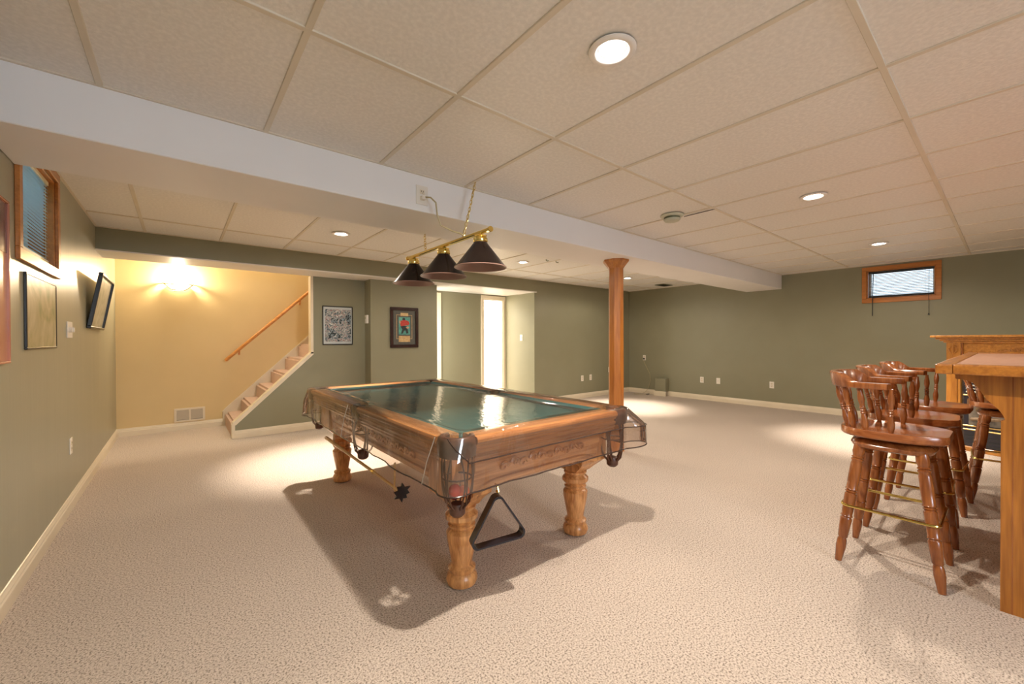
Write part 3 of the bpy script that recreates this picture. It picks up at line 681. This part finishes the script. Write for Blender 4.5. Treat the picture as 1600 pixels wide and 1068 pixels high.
# ------------------------------------------------------------------ pool table
X0, X1, Y0, Y1, ZT = .86, 2.12, 1.45, 3.87, .78
XM, YM = (X0+X1)/2, (Y0+Y1)/2
T = thing('pool_table', 'carved oak pool table with teal cloth and leather pockets', 'pool table', (XM, YM, 0))
TOP = [(.006, ZT-.035), (0, ZT-.026), (.0, ZT-.014), (.006, ZT-.004), (.016, ZT), (.112, ZT), (.122, ZT-.004), (.122, ZT-.04), (.05, ZT-.04)]
BLI = [(.012, .744), (.012, .735), (.020, .730), (.020, .722), (.014, .718), (.016, .705), (.022, .702), (.018, .695), (.022, .685), (.028, .682), (.024, .675), (.030, .662), (.06, .662), (.06, .744)]
CUS = [(.122, ZT-.004), (.150, ZT-.010), (.158, ZT-.016), (.150, ZT-.034), (.122, ZT-.038)]
def seg(a, b, inw, m):
    o = ob('top_rail', sweep_(a, b, TOP, inw), m, T)
    bm = sweep_(a, b, BLI, inw); ob('rail_fascia', bm, m, T)
    d = (Vector(b)-Vector(a)).normalized(); bm = BM()
    a2 = Vector(a); b2 = Vector(b); iv = Vector(inw)
    P = lambda q, u, z, e: (q+iv*u+d*e).to_tuple() + (z,)
    A = [bm.verts.new(P(a2, u, z, (u-.122)*.9)) for u, z in CUS]; B = [bm.verts.new(P(b2, u, z, -(u-.122)*.9)) for u, z in CUS]
    bm.faces.new(A); bm.faces.new(B[::-1])
    for i in range(5): bm.faces.new((A[i], B[i], B[(i+1) % 5], A[(i+1) % 5]))
    ob('cushion', bm, M['felt'], o)
def sweep_(a, b, prof, inw): bm = BM(); sweep(bm, a, b, prof, inw); return bm
c = .135; g = .062
for (a, b, i, m) in (((X0+c, Y0), (X1-c, Y0), (0, 1), M['oak']), ((X0+c, Y1), (X1-c, Y1), (0, -1), M['oak']),
                     ((X0, Y0+c), (X0, YM-g), (1, 0), M['oaky']), ((X0, YM+g), (X0, Y1-c), (1, 0), M['oaky']),
                     ((X1, Y0+c), (X1, YM-g), (-1, 0), M['oaky']), ((X1, YM+g), (X1, Y1-c), (-1, 0), M['oaky'])): seg(a, b, i, m)
def chamf(i, k): return [(X0+i+k, Y0+i), (X1-i-k, Y0+i), (X1-i, Y0+i+k), (X1-i, Y1-i-k), (X1-i-k, Y1-i), (X0+i+k, Y1-i), (X0+i, Y1-i-k), (X0+i, Y0+i+k)]
bm = prism(BM(), chamf(.10, .075), 2, .725, .742); ob('bed_cloth', bm, M['felt'], T)
bm = prism(BM(), chamf(.07, .13), 2, .655, .724); ob('slate_frame', bm, M['oaky'], T)
# pocket collars and baskets
def pocket(px, py, ang, corner=True):
    """ang = outward direction"""
    R = .086 if corner else .070
    half = math.radians(128 if corner else 88)
    n = 22; bm = BM()
    prof = [(R-.004, .697), (R, .715), (R+.002, .745), (R-.003, .775), (R-.012, .785), (R-.026, .785), (R-.034, .776), (R-.034, .74), (R-.02, .715), (R-.018, .697)]
    lathe(bm, prof + [prof[0]], n, (px, py, 0), ang-half, ang+half)
    pk = ob('pocket', bm, M['leather'], T, True)
    if not corner: bm = BM(); lathe(bm, [(0, .7435), (R-.03, .7435), (R-.03, .7475), (0, .7475)], 20, (px, py, 0)); ob('pocket_hole', bm, M['dark'], pk)
    zt, zb = .700, .455
    for k in range(10):
        a = 2*PI*k/10; pts = []
        for i in range(8):
            s = i/7; r = .064*(1-s)**.35*(1-.12*s)+.022*s + .012*math.sin(PI*s)
            tw = .5*math.sin(s*PI)*(.5 if k % 2 else -.5)
            pts.append((px+r*math.cos(a+tw), py+r*math.sin(a+tw), zt+(zb-zt)*s))
        ob('pocket_strap', tube(BM(), pts, .006, 6, flat=.5), M['leather'], pk, True)
    bm = BM(); lathe(bm, [(0, .425), (.022, .428), (.034, .44), (.036, .47), (.030, .485), (.0, .485)], 14, (px, py, 0)); ob('pocket_cup', bm, M['leather'], pk, True)
    bm = BM(); tube(bm, [(px+.062*math.cos(2*PI*i/20), py+.062*math.sin(2*PI*i/20), .60) for i in range(20)], .004, 6, closed=True); ob('pocket_band', bm, M['leather'], pk, True)
q = .080
corners = [(X0+q, Y0+q, math.radians(225)), (X1-q, Y0+q, math.radians(315)), (X1-q, Y1-q, math.radians(45)), (X0+q, Y1-q, math.radians(135))]
for px, py, a in corners: pocket(px, py, a)
pocket(X0+.063, YM, PI, False); pocket(X1-.063, YM, 0, False)
# apron
def apron(a, b, inw, m, curl):
    a = Vector(a); b = Vector(b); d = (b-a).normalized(); L = (b-a).length; iv = Vector(inw)
    bm = BM(); n = 24; rows = []
    for i in range(n+1):
        s = L*i/n; e = min(s, L-s); low = .50 - .035*max(0, 1-e/.16)**1.6
        p = a+d*s
        R = []
        for u, z in ((.0, .665), (.012, .64), (.010, .60), (.028, .55), (.036, low+.035), (.028, low+.03), (.028, low+.012), (.036, low), (.056, low), (.056, .665)):
            R.append(bm.verts.new((p.x+iv.x*u, p.y+iv.y*u, z)))
        rows.append(R)
    k = len(rows[0])
    for i in range(n):
        for j in range(k): bm.faces.new((rows[i][j], rows[i+1][j], rows[i+1][(j+1) % k], rows[i][(j+1) % k]))
    bm.faces.new(rows[0]); bm.faces.new(rows[-1][::-1])
    o = ob('apron', bm, m, T, True)
    # carved scrolls standing proud
    for j in range(curl):
        s0 = L*(.16+.68*(j+.5)/curl); p = a+d*s0; sg = 1 if s0 < L/2 else -1; bm = BM()
        for w, ph in ((1, 0), (-1, 0)):
            pts = []
            for i in range(18):
                th = i/17*2.1*PI; r = .006+.024*(1-i/17)
                uu = sg*w*(.035-(r*math.cos(th))); zz = .592+w*.006+r*math.sin(th)*.9
                dep = .010+.018*max(0, (.60-zz)/.05)*.6-.006
                pts.append((p.x+d.x*uu+iv.x*dep, p.y+d.y*uu+iv.y*dep, zz))
            tube(bm, pts, [.0085-.004*i/17 for i in range(18)], 6)
        cv = ob('carved_scroll', bm, m, T, True)
e = .085
apron((X0+e+.10, Y0+e), (X1-e-.10, Y0+e), (0, 1), M['oak'], 5)
apron((X0+e+.10, Y1-e), (X1-e-.10, Y1-e), (0, -1), M['oak'], 5)
apron((X0+e, Y0+e+.10), (X0+e, Y1-e-.10), (1, 0), M['oaky'], 11)
apron((X1-e, Y0+e+.10), (X1-e, Y1-e-.10), (-1, 0), M['oaky'], 11)
# legs
LEG = [(0, 0), (.056, 0), (.070, .008), (.078, .03), (.072, .052), (.060, .066), (.066, .074), (.068, .086), (.056, .096), (.050, .104), (.054, .13), (.064, .18), (.074, .235), (.076, .262), (.066, .276),
       (.058, .282), (.066, .290), (.068, .298), (.058, .305), (.064, .312), (.080, .330), (.080, .350), (.064, .366), (.060, .372), (.070, .378), (.072, .388), (.062, .394), (.058, .41), (.060, .43)]
def leg(cx, cy):
    bm = BM(); lathe(bm, [(r, z) for r, z in LEG] + [(0, .43)], 28, (cx, cy, 0))
    lg = ob('leg', bm, M['oakz'], T, True)
    h = .098; ox = math.copysign(.022, cx-XM); oy = math.copysign(.022, cy-YM); bm = BM()
    A = [(.062, .398), (.072, .420), (.086, .444), (.108, .466), (h*1.13, .50), (h*1.13, .66)]
    rs = []
    for r, z in A: rs.append([bm.verts.new((cx+ox*min(1, (z-.398)/.05)+sx*r, cy+oy*min(1, (z-.398)/.05)+sy*r, z)) for sx, sy in ((-1, -1), (1, -1), (1, 1), (-1, 1))])
    for k in range(len(rs)-1):
        for i in range(4): bm.faces.new((rs[k][i], rs[k][(i+1) % 4], rs[k+1][(i+1) % 4], rs[k+1][i]))
    bm.faces.new(rs[0][::-1]); bm.faces.new(rs[-1]); ob('leg_block', bm, M['oakz'], lg)
    # carved leaf on the two outer faces
    cx += ox; cy += oy
    for dx, dy in ((math.copysign(1, cx-XM), 0), (0, math.copysign(1, cy-YM))):
        bm = BM()
        for s in (-1, 1):
            for (w0, z0, w1, z1) in ((.0, .475, .045, .53), (.0, .50, .05, .57), (.0, .54, .035, .61)):
                pts = [];
                for i in range(7):
                    u = i/6; w = s*(w0+(w1-w0)*u+.012*math.sin(PI*u)); z = z0+(z1-z0)*u-.012*math.sin(PI*u)
                    pts.append((cx+dx*(h+.002)+(w if dx == 0 else 0), cy+dy*(h+.002)+(w if dy == 0 else 0), z))
                tube(bm, pts, [.0075, .008, .0075, .0065, .005, .004, .003], 6)
        tube(bm, [(cx+dx*(h+.002), cy+dy*(h+.002), .46), (cx+dx*(h+.003), cy+dy*(h+.003), .62)], [.008, .004], 6)
        ob('carved_leaf', bm, M['oakz'], lg, True)
for cx, cy in ((1.075, 1.71), (1.905, 1.71), (1.905, 3.61), (1.075, 3.61)): leg(cx, cy)
# hooks under the rails
bm = BM(); tube(bm, [(.95, 2.22, .50), (.948, 2.22, .40), (.945, 2.22, .35), (.95, 2.22, .338), (.962, 2.22, .345)], .006, 8); ob('stick_hook', bm, M['cue'], T, True)
bm = BM(); tube(bm, [(.95, 3.40, .50), (.948, 3.40, .41), (.945, 3.40, .365), (.95, 3.40, .352), (.962, 3.40, .36)], .006, 8); ob('stick_hook', bm, M['cue'], T, True)
bm = BM(); tube(bm, [(1.135, 1.515, .53), (1.135, 1.495, .52), (1.135, 1.488, .500), (1.135, 1.495, .494), (1.135, 1.505, .50)], .005, 8); ob('rack_hook', bm, M['brass'], T, True)

# balls in the near corner pocket
for (dx, dy, z, m, l) in ((-.02, -.012, .548, 'ballr', 'red ball in the near corner net pocket'), (.022, -.016, .535, 'ballo', 'orange ball in the near corner net pocket'), (.0, .025, .52, 'ballw', 'dark plum ball low in the near corner net pocket')):
    bm = BM(); bmesh.ops.create_uvsphere(bm, u_segments=20, v_segments=12, radius=.0275); bm.transform(Matrix.Translation((X0+q+dx*1.0, Y0+q+dy, z)))
    tag(ob('billiard_ball', bm, M[m], None, True), l, 'ball', 'balls in the pocket')

# mechanical bridge stick hung along the left side
t = thing('bridge_stick', 'pale wooden bridge stick with black head hung along table side', 'cue', (.95, 2.9, .36))
p0 = Vector((.95, 3.62, .382)); p1 = Vector((.95, 2.13, .356))
ob('shaft', tube(BM(), [p0, p0.lerp(p1, .3), p0.lerp(p1, .31), p1], [.015, .013, .0105, .008], 10), M['cue'], t, True)
ob('ferrule', tube(BM(), [p0.lerp(p1, .70), p0.lerp(p1, .72)], .0125, 10), M['brass'], t, True)
star = [(x*.9, z*.9) for x, z in [(-.052, .030), (-.030, .024), (-.018, .050), (.0, .030), (.018, .050), (.030, .024), (.052, .030), (.036, .0), (.052, -.030), (.028, -.022), (.016, -.046), (.0, -.03), (-.016, -.046), (-.028, -.022), (-.052, -.030), (-.036, 0)]]
bm = BM(); rot = math.radians(58); st_ = [(x*math.cos(rot)-z*math.sin(rot), x*math.sin(rot)+z*math.cos(rot)) for x, z in star]
prism(bm, st_, 1, 2.120, 2.132); bm.transform(Matrix.Translation((.95, 0, .356))); ob('bridge_head', bm, M['blackp'], t)

# triangle rack
t = thing('triangle_rack', 'black plastic triangle rack hanging from near end of table', 'ball rack', (1.135, 1.50, .28))
def rtri(P, r, n=6):
    out = []
    for i in range(3):
        a, b, c_ = Vector(P[i-1]), Vector(P[i]), Vector(P[(i+1) % 3]); u = (a-b).normalized(); v = (c_-b).normalized()
        half = math.acos(max(-1, min(1, u.dot(v))))/2; d = r/math.tan(half)
        s, e_ = b+u*d, b+v*d; cen = b+(u+v).normalized()*(r/math.sin(half))
        for k in range(n+1):
            w = (s-cen).lerp(e_-cen, k/n).normalized()*r+cen; out.append(w)
    return out
P = [(1.133, .508), (1.288, .276), (.985, .248)]
o1 = rtri(P, .028); cc = Vector((1.139, .345)); i1 = [p+(cc-p).normalized()*.011 for p in o1]
bm = BM(); n = len(o1); rg = []
for rr, y in ((o1, 1.475), (o1, 1.525), (i1, 1.525), (i1, 1.475)): rg.append([bm.verts.new((p.x, y, p.y)) for p in rr])
for k in range(4):
    for i in range(n): bm.faces.new((rg[k][i], rg[k][(i+1) % n], rg[(k+1) % 4][(i+1) % n], rg[(k+1) % 4][i]))
bm.transform(Matrix.Translation((1.135, 1.5, 0)) @ Matrix.Rotation(math.radians(-18), 4, 'Z') @ Matrix.Translation((-1.135, -1.5, 0)))
ob('rack_frame', bm, M['blackp'], t, True)

# ------------------------------------------------------------------ clear vinyl cover
cv = thing('table_cover', 'clear vinyl cover with brown piped hem draped over pool table', 'table cover', (XM, YM, .79))
hx, hy, cr = (X1-X0)/2+.006, (Y1-Y0)/2+.006, .085
def perim():
    pts = []
    def line(a, b, nx, ny, k):
        for i in range(k): 
            s = i/k; pts.append((a[0]+(b[0]-a[0])*s, a[1]+(b[1]-a[1])*s, nx, ny, 0, None))
    def arc(cx, cy, a0, ci, k=14):
        for i in range(k):
            s = i/k; a = a0+s*PI/2; pts.append((cx+cr*math.cos(a), cy+cr*math.sin(a), math.cos(a), math.sin(a), math.sin(PI*s), ci))
    line((-hx+cr, -hy), (hx-cr, -hy), 0, -1, 50); arc(hx-cr, -hy+cr, -PI/2, 1)
    line((hx, -hy+cr), (hx, hy-cr), 1, 0, 90); arc(hx-cr, hy-cr, 0, 2)
    line((hx-cr, hy), (-hx+cr, hy), 0, 1, 50); arc(-hx+cr, hy-cr, PI/2, 3)
    line((-hx, hy-cr), (-hx, -hy+cr), -1, 0, 90); arc(-hx+cr, -hy+cr, PI, 0)
    return pts
PP = perim(); NP = len(PP)
FL = {0: .03, 1: .10, 2: .04, 3: .04}
def skirt(i, s):
    x, y, nx, ny, cf, ci = PP[i]
    wv = noise.noise(Vector((x*5, y*5, 3.1)))*.012+noise.noise(Vector((x*14, y*14, 9.0+s*1.5)))*.006
    off = .004+max(0, s)**.8*(.012+wv) + (FL[ci]*cf*min(1, s*2.2) if ci is not None else 0)
    hem = .232+.006*noise.noise(Vector((x*3, y*3, 0)))
    if ci == 1: hem -= .02*cf
    return Vector((XM+x+nx*off, YM+y+ny*off, ZT+.007-hem*s))
bm = BM(); RN = 10; rings = []
for k in range(RN+1): rings.append([bm.verts.new(skirt(i, k/RN)) for i in range(NP)])
for k in range(RN):
    for i in range(NP): bm.faces.new((rings[k][i], rings[k][(i+1) % NP], rings[k+1][(i+1) % NP], rings[k+1][i]))
ob('cover_skirt', bm, M['vinylskirt'], cv, True)
ds = [0, .012, .05, .105, .125, .15, .19, .24]
zs = [.0, .0035, .0045, .0045, .002, -.014, -.024, -.0275]
bm = BM(); rg = []
for d_, z_ in zip(ds, zs):
    row = []
    for (x, y, nx, ny, cf, ci) in PP:
        px = x*(hx-d_)/hx; py = y*(hy-d_)/hy
        w = .0022*noise.noise(Vector((px*6, py*6, 1))) + (.003*noise.noise(Vector((px*9+py*3, py*4, 5))) if d_ == .19 else 0)
        if d_ == .24: w = 0
        row.append(bm.verts.new((XM+px, YM+py, ZT+.007+z_+w)))
    rg.append(row)
for k in range(len(rg)-1):
    for i in range(NP): bm.faces.new((rg[k][i], rg[k][(i+1) % NP], rg[k+1][(i+1) % NP], rg[k+1][i]))
bm.faces.new(rg[-1])
ob('cover_top', bm, M['vinyl'], cv, True)
ob('hem_piping', tube(BM(), [skirt(i, 1) for i in range(NP)], .0035, 6, closed=True), M['pipe'], cv, True)
# fold seam across the near end, up to the near corner and round the sticking-out corner
idx = [i for i in range(50)] + [50+i for i in range(14)]
pts = [skirt(i, .46)+Vector((0, -.002, 0)) for i in idx]
pre = [skirt(NP-k, .46-.46*min(1, k/9)) for k in range(9, 0, -1)]
ob('seam_piping', tube(BM(), pre+pts+[skirt(64, .44), skirt(66, .40)], .003, 6), M['pipe'], cv, True)
# tie strap folds on the long left side
for yy, a0 in ((1.56, .09), (2.70, -.02)):
    i = min(range(NP), key=lambda j: abs(PP[j][0]+hx)+abs(PP[j][1]+YM-yy)); 
    a_ = skirt(i, .02)+Vector((-.006, 0, 0)); b_ = skirt((i-4) % NP, .99)+Vector((-.008, 0, 0))
    ob('cover_crease', tube(BM(), [a_, a_.lerp(b_, .5)+Vector((-.006, 0, 0)), b_], .0022, 6), M['fold'], cv, True)

# ------------------------------------------------------------------ bar stools
def stool(label):
    t = thing('bar_stool', label, 'bar stool', (0, 0, 0), group='bar stools')
    A = lambda n, bm, m, s=True, p=t: ob(n, bm, m, p, s, world=False)
    # seat (front towards -Y)
    bm = BM(); n = 56; lv = [(.965, .682), (1, .690), (1, .716), (.985, .724), (.90, .7225), (.5, .712), (.15, .709)]
    rings = []
    for sc, z in lv:
        r = []
        for k in range(n):
            a = 2*PI*k/n; cx, sy = math.cos(a), math.sin(a); e = 2/3.2
            x = .212*math.copysign(abs(cx)**e, cx); y = .212*math.copysign(abs(sy)**e, sy)
            if sy < -.2: y -= .012*math.cos(a*2)*-.6 + .006*math.cos(6*a); x *= 1-.05*(-sy)
            if sy > 0: x *= 1-.10*sy
            r.append(bm.verts.new((x*sc, y*sc, z)))
        rings.append(r)
    for k in range(len(rings)-1):
        for i in range(n): bm.faces.new((rings[k][i], rings[k][(i+1) % n], rings[k+1][(i+1) % n], rings[k+1][i]))
    bm.faces.new(rings[0][::-1]); bm.faces.new(rings[-1]); A('seat', bm, M['cherryy'])
    bm = BM(); box(bm, (-.10, -.10, .664), (.10, .10, .683), .003); A('swivel_plate', bm, M['dark'], False)
    bm = BM(); r4 = []
    for hh, z in ((.135, .612), (.160, .622), (.168, .640), (.160, .656), (.148, .664)):
        r4.append([bm.verts.new((hh*math.copysign(abs(math.cos(2*PI*k/32))**.55, math.cos(2*PI*k/32)), hh*math.copysign(abs(math.sin(2*PI*k/32))**.55, math.sin(2*PI*k/32)), z)) for k in range(32)])
    for k in range(4):
        for i in range(32): bm.faces.new((r4[k][i], r4[k][(i+1) % 32], r4[k+1][(i+1) % 32], r4[k+1][i]))
    bm.faces.new(r4[0][::-1]); bm.faces.new(r4[-1]); A('under_seat_block', bm, M['cherry'])
    LP = [(0, .019), (.03, .024), (.10, .027), (.135, .021), (.145, .027), (.155, .021), (.165, .027), (.18, .0225), (.20, .025), (.30, .026), (.40, .0245), (.41, .028), (.42, .020), (.43, .027), (.44, .020), (.45, .026),
          (.55, .025), (.62, .023), (.63, .027), (.64, .021), (.655, .026), (.72, .024), (.80, .0215), (.81, .017), (.83, .021), (.88, .0225), (.95, .018), (1, .015)]
    for sx in (-1, 1):
        for sy in (-1, 1):
            bm = BM(); lathe_along(bm, (sx*.115, sy*.115, .655), (sx*.195, sy*.195, .0), LP, 14); A('leg', bm, M['cherry'])
    # brass footrest
    h = .185; r = .03; pts = []
    for cx, cy, a0 in ((h-r, -h+r, -PI/2), (h-r, h-r, 0), (-h+r, h-r, PI/2), (-h+r, -h+r, PI)):
        for k in range(5): a = a0+k/4*PI/2; pts.append((cx+r*math.cos(a), cy+r*math.sin(a), .305))
    A('footrest', tube(BM(), pts, .0075, 8, closed=True, flat=1.0), M['brass'])
    # horseshoe arm and crest
    U = []
    for k in range(41):
        s = k/40; a = -PI*.0+PI*s
        cx, sy = math.cos(a), math.sin(a); e = 2/2.6
        x = .215*math.copysign(abs(cx)**e, cx); y = .240*abs(sy)**e
        U.append((x, y))
    U = [(.220, -.012)] + U + [(-.220, -.012)]
    bm = BM(); rr = []
    for i, (x, y) in enumerate(U):
        a, b = U[max(i-1, 0)], U[min(i+1, len(U)-1)]; tx, ty = b[0]-a[0], b[1]-a[1]; l = math.hypot(tx, ty); nx, ny = ty/l, -tx/l
        f = max(0, min(1, (y-.130)/.060)); f = f*f*(3-2*f); top = .972+.046*f; w = .026-.010*f; lean = .012*f; bot = .942-.002*f
        if i in (0, len(U)-1): w *= .7
        rr.append([bm.verts.new((x+nx*o_, y+ny*o_, z)) for o_, z in ((-w+.004, bot), (w-.004, bot), (w, bot+.006), (w+lean, top-.006), (w+lean-.005, top), (-w+lean+.005, top), (-w+lean, top-.006), (-w, bot+.006))])
    for i in range(len(rr)-1):
        for k in range(8): bm.faces.new((rr[i][k], rr[i][(k+1) % 8], rr[i+1][(k+1) % 8], rr[i+1][k]))
    bm.faces.new(rr[0]); bm.faces.new(rr[-1][::-1]); A('back_rail', bm, M['cherry'])
    SP = [(0, .011), (.06, .013), (.14, .018), (.24, .019), (.34, .014), (.40, .011), (.42, .016), (.45, .011), (.48, .016), (.51, .011), (.54, .016), (.57, .011), (.62, .013), (.72, .018), (.82, .017), (.92, .011), (1, .010)]
    for k in range(9):
        a = math.radians(-2+23*k); cx, sy = math.cos(a), math.sin(a); e = 2/2.6
        f = lambda R: (R*math.copysign(abs(cx)**e, cx), R*math.copysign(abs(sy)**e, sy))
        x0, y0 = f(.184); x1, y1 = f(.212); y1 *= 1.115
        bm = BM(); lathe_along(bm, (x0, y0, .715), (x1, y1, .945), SP, 12, .82); A('spindle', bm, M['cherry'])
    return t
s0 = stool('nearest bar stool, dark cherry wood with turned legs and brass footrest')
s0.location = (2.96, .39, 0)
dup(s0, (3.60, .395, 0), math.radians(3), 'second cherry wood bar stool from the camera, directly behind the nearest')
dup(s0, (4.27, .375, 0), math.radians(-2), 'third cherry wood bar stool, its armrest just left of the counter corner')
dup(s0, (4.78, -.005, 0), math.radians(4), 'farthest bar stool, seen only through the curved cutout of the bar panel')

# ------------------------------------------------------------------ bar
B = thing('bar_counter', 'oak bar with bracketed end panel and pale pink laminate top', 'bar', (3.9, -.4, 0))
cx0, cx1, cy0, cy1, cz = 2.68, 5.05, -.62, .215, 1.083
for lo, hi in (((cx0, cy1-.055, cz-.045), (cx1, cy1, cz)), ((cx0, cy0, cz-.045), (cx1, cy0+.055, cz)), ((cx0, cy0+.055, cz-.045), (cx0+.055, cy1-.055, cz)), ((cx1-.055, cy0+.055, cz-.045), (cx1, cy1-.055, cz))):
    ob('counter_edge', box(BM(), lo, hi, .007, 2), M['barx'], B)
ob('counter_top', box(BM(), (cx0+.05, cy0+.05, cz-.04), (cx1-.05, cy1-.05, cz-.006)), M['counter'], B)
# end panel, cut to an ogee bracket
prof = [(-.55, 0), (-.55, 1.038), (.158, 1.038), (.158, 1.012), (.140, 1.010), (.120, 1.006), (.104, .997), (.090, .980), (.078, .955), (.062, .925), (.045, .905), (.028, .885), (.016, .862), (.010, .842), (.022, .835), (.022, 0)]
for xx, pr in ((2.79, prof), (4.93, [(-.55, 0), (-.55, 1.038), (.0, 1.038), (.0, 0)])):
    ob('end_panel', prism(BM(), pr, 0, xx, xx+.03), M['bar'], B)
for y0_, y1_ in ((-.013, -.010), (-.058, -.053), (-.17, -.167), (-.26, -.257), (-.35, -.347), (-.44, -.437)):
    ob('panel_bead', box(BM(), (2.7885, y0_, 0), (2.791, y1_, 1.03)), M['cherry'], B)
ob('front_panel', box(BM(), (2.82, -.44, 0), (4.93, -.415, 1.038)), M['bar'], B)
ob('back_panel', box(BM(), (2.82, -.55, .0), (4.93, -.53, 1.038)), M['bar'], B)
ob('foot_rail', box(BM(), (2.82, -.415, .10), (4.93, -.36, .15), .006), M['barx'], B)

# ------------------------------------------------------------------ fireplace with mantel (turned a little towards the room)
F = thing('fireplace', 'oak mantel fireplace with carved frieze and brass trimmed firebox behind stools', 'fireplace', (6.56, .44, 0), math.atan2(-.93, -.31))
# local frame: +X runs along the front from its left end, +Y points to the back
W_ = 1.50
def FA(n, bm, m, s=False, p=None): return ob(n, bm, m, p or F, s, world=False)
def fb(lo, hi, bev=0): return box(BM(), lo, hi, bev)
for x in (0, W_-.115):
    o = FA('side_column', fb((x, 0, 0), (x+.115, .34, 1.155), .004), M['mantelz'])
    FA('column_panel', fb((x+.022, -.008, .10), (x+.093, .002, .93), .003), M['mantelz'], p=o)
    bm = BM(); xc = x+.055; z0 = 1.075
    for s in (-1, 1):
        tube(bm, [(xc, -.004, z0-.05), (xc+s*.03, -.006, z0-.02), (xc+s*.035, -.006, z0+.01), (xc+s*.012, -.005, z0+.03)], [.006, .008, .007, .004], 6)
        tube(bm, [(xc+s*.03, -.005, z0+.035), (xc, -.006, z0+.05)], .005, 6)
    tube(bm, [(xc, -.004, z0-.05), (xc, -.007, z0+.01), (xc, -.004, z0+.07)], [.009, .011, .004], 6)
    FA('carved_tulip', bm, M['mantelz'], True, o)
FA('frieze', fb((.115, .02, .93), (W_-.115, .34, 1.155), .003), M['mantel'])
for x in (.118, W_-.130): FA('frieze_bead', fb((x, .004, .94), (x+.012, .02, 1.15)), M['cherry'])
bm = BM()
for k in range(-6, 7):
    xc = W_/2-.14+k*.034; hh = .05*(1-abs(k)/7.5)
    tube(bm, [(xc-.02, .016, 1.065), (xc, .010, 1.065+hh), (xc+.02, .016, 1.065)], [.004, .009, .004], 6)
    tube(bm, [(xc-.012, .016, 1.062), (xc, .012, 1.062+hh*.5), (xc+.012, .016, 1.062)], [.003, .006, .003], 6)
FA('carved_garland', bm, M['mantel'], True)
# crown shelf, stepped and flaring outwards
for nm, e, z0, z1 in (('crown_moulding', .02, 1.150, 1.168), ('crown_moulding', .042, 1.168, 1.186), ('crown_moulding', .066, 1.186, 1.206), ('mantel_shelf', .098, 1.206, 1.232)):
    FA(nm, fb((-e, -e, z0), (W_+e, .34, z1), .006), M['mantel'])
x0, x1 = .115, W_-.115
FA('marble_surround', fb((x0, .035, .0), (x1, .30, .93)), M['firegrey'])
fx = FA('firebox', fb((x0+.02, .015, .05), (x1-.02, .04, .80), .003), M['firebox'])
FA('firebox_glass_field', fb((x0+.06, .010, .285), (x1-.06, .018, .56)), M['firegrey'], p=fx)
for z in (.222, .262, .585, .80): FA('brass_strip', fb((x0+.02, -.002, z), (x1-.02, .016, z+.014), .002), M['firebrass'], p=fx)
for z in (.62, .655, .69, .725, .76): FA('upper_louvre', fb((x0+.04, -.001, z), (x1-.04, .016, z+.016), .002), M['steel'], p=fx)
for z in (.075, .115, .155): FA('lower_louvre', fb((x0+.04, .006, z), (x1-.04, .016, z+.006)), M['navy'], p=fx)
for a, b, c_, d_, r in ((.20, .345, .62, .37, .03), (.30, .40, .95, .43, .026), (.62, .37, 1.22, .34, .032)):
    FA('fire_log', tube(BM(), [(a, .0, b), ((a+c_)/2, -.004, (b+d_)/2+.012), (c_, .0, d_)], [r*.9, r, r*.85], 8, flat=.6), M['log'], True, fx)
FA('plinth_strip', fb((-.008, -.015, 0), (W_+.008, .04, .05), .003), M['mantel'])
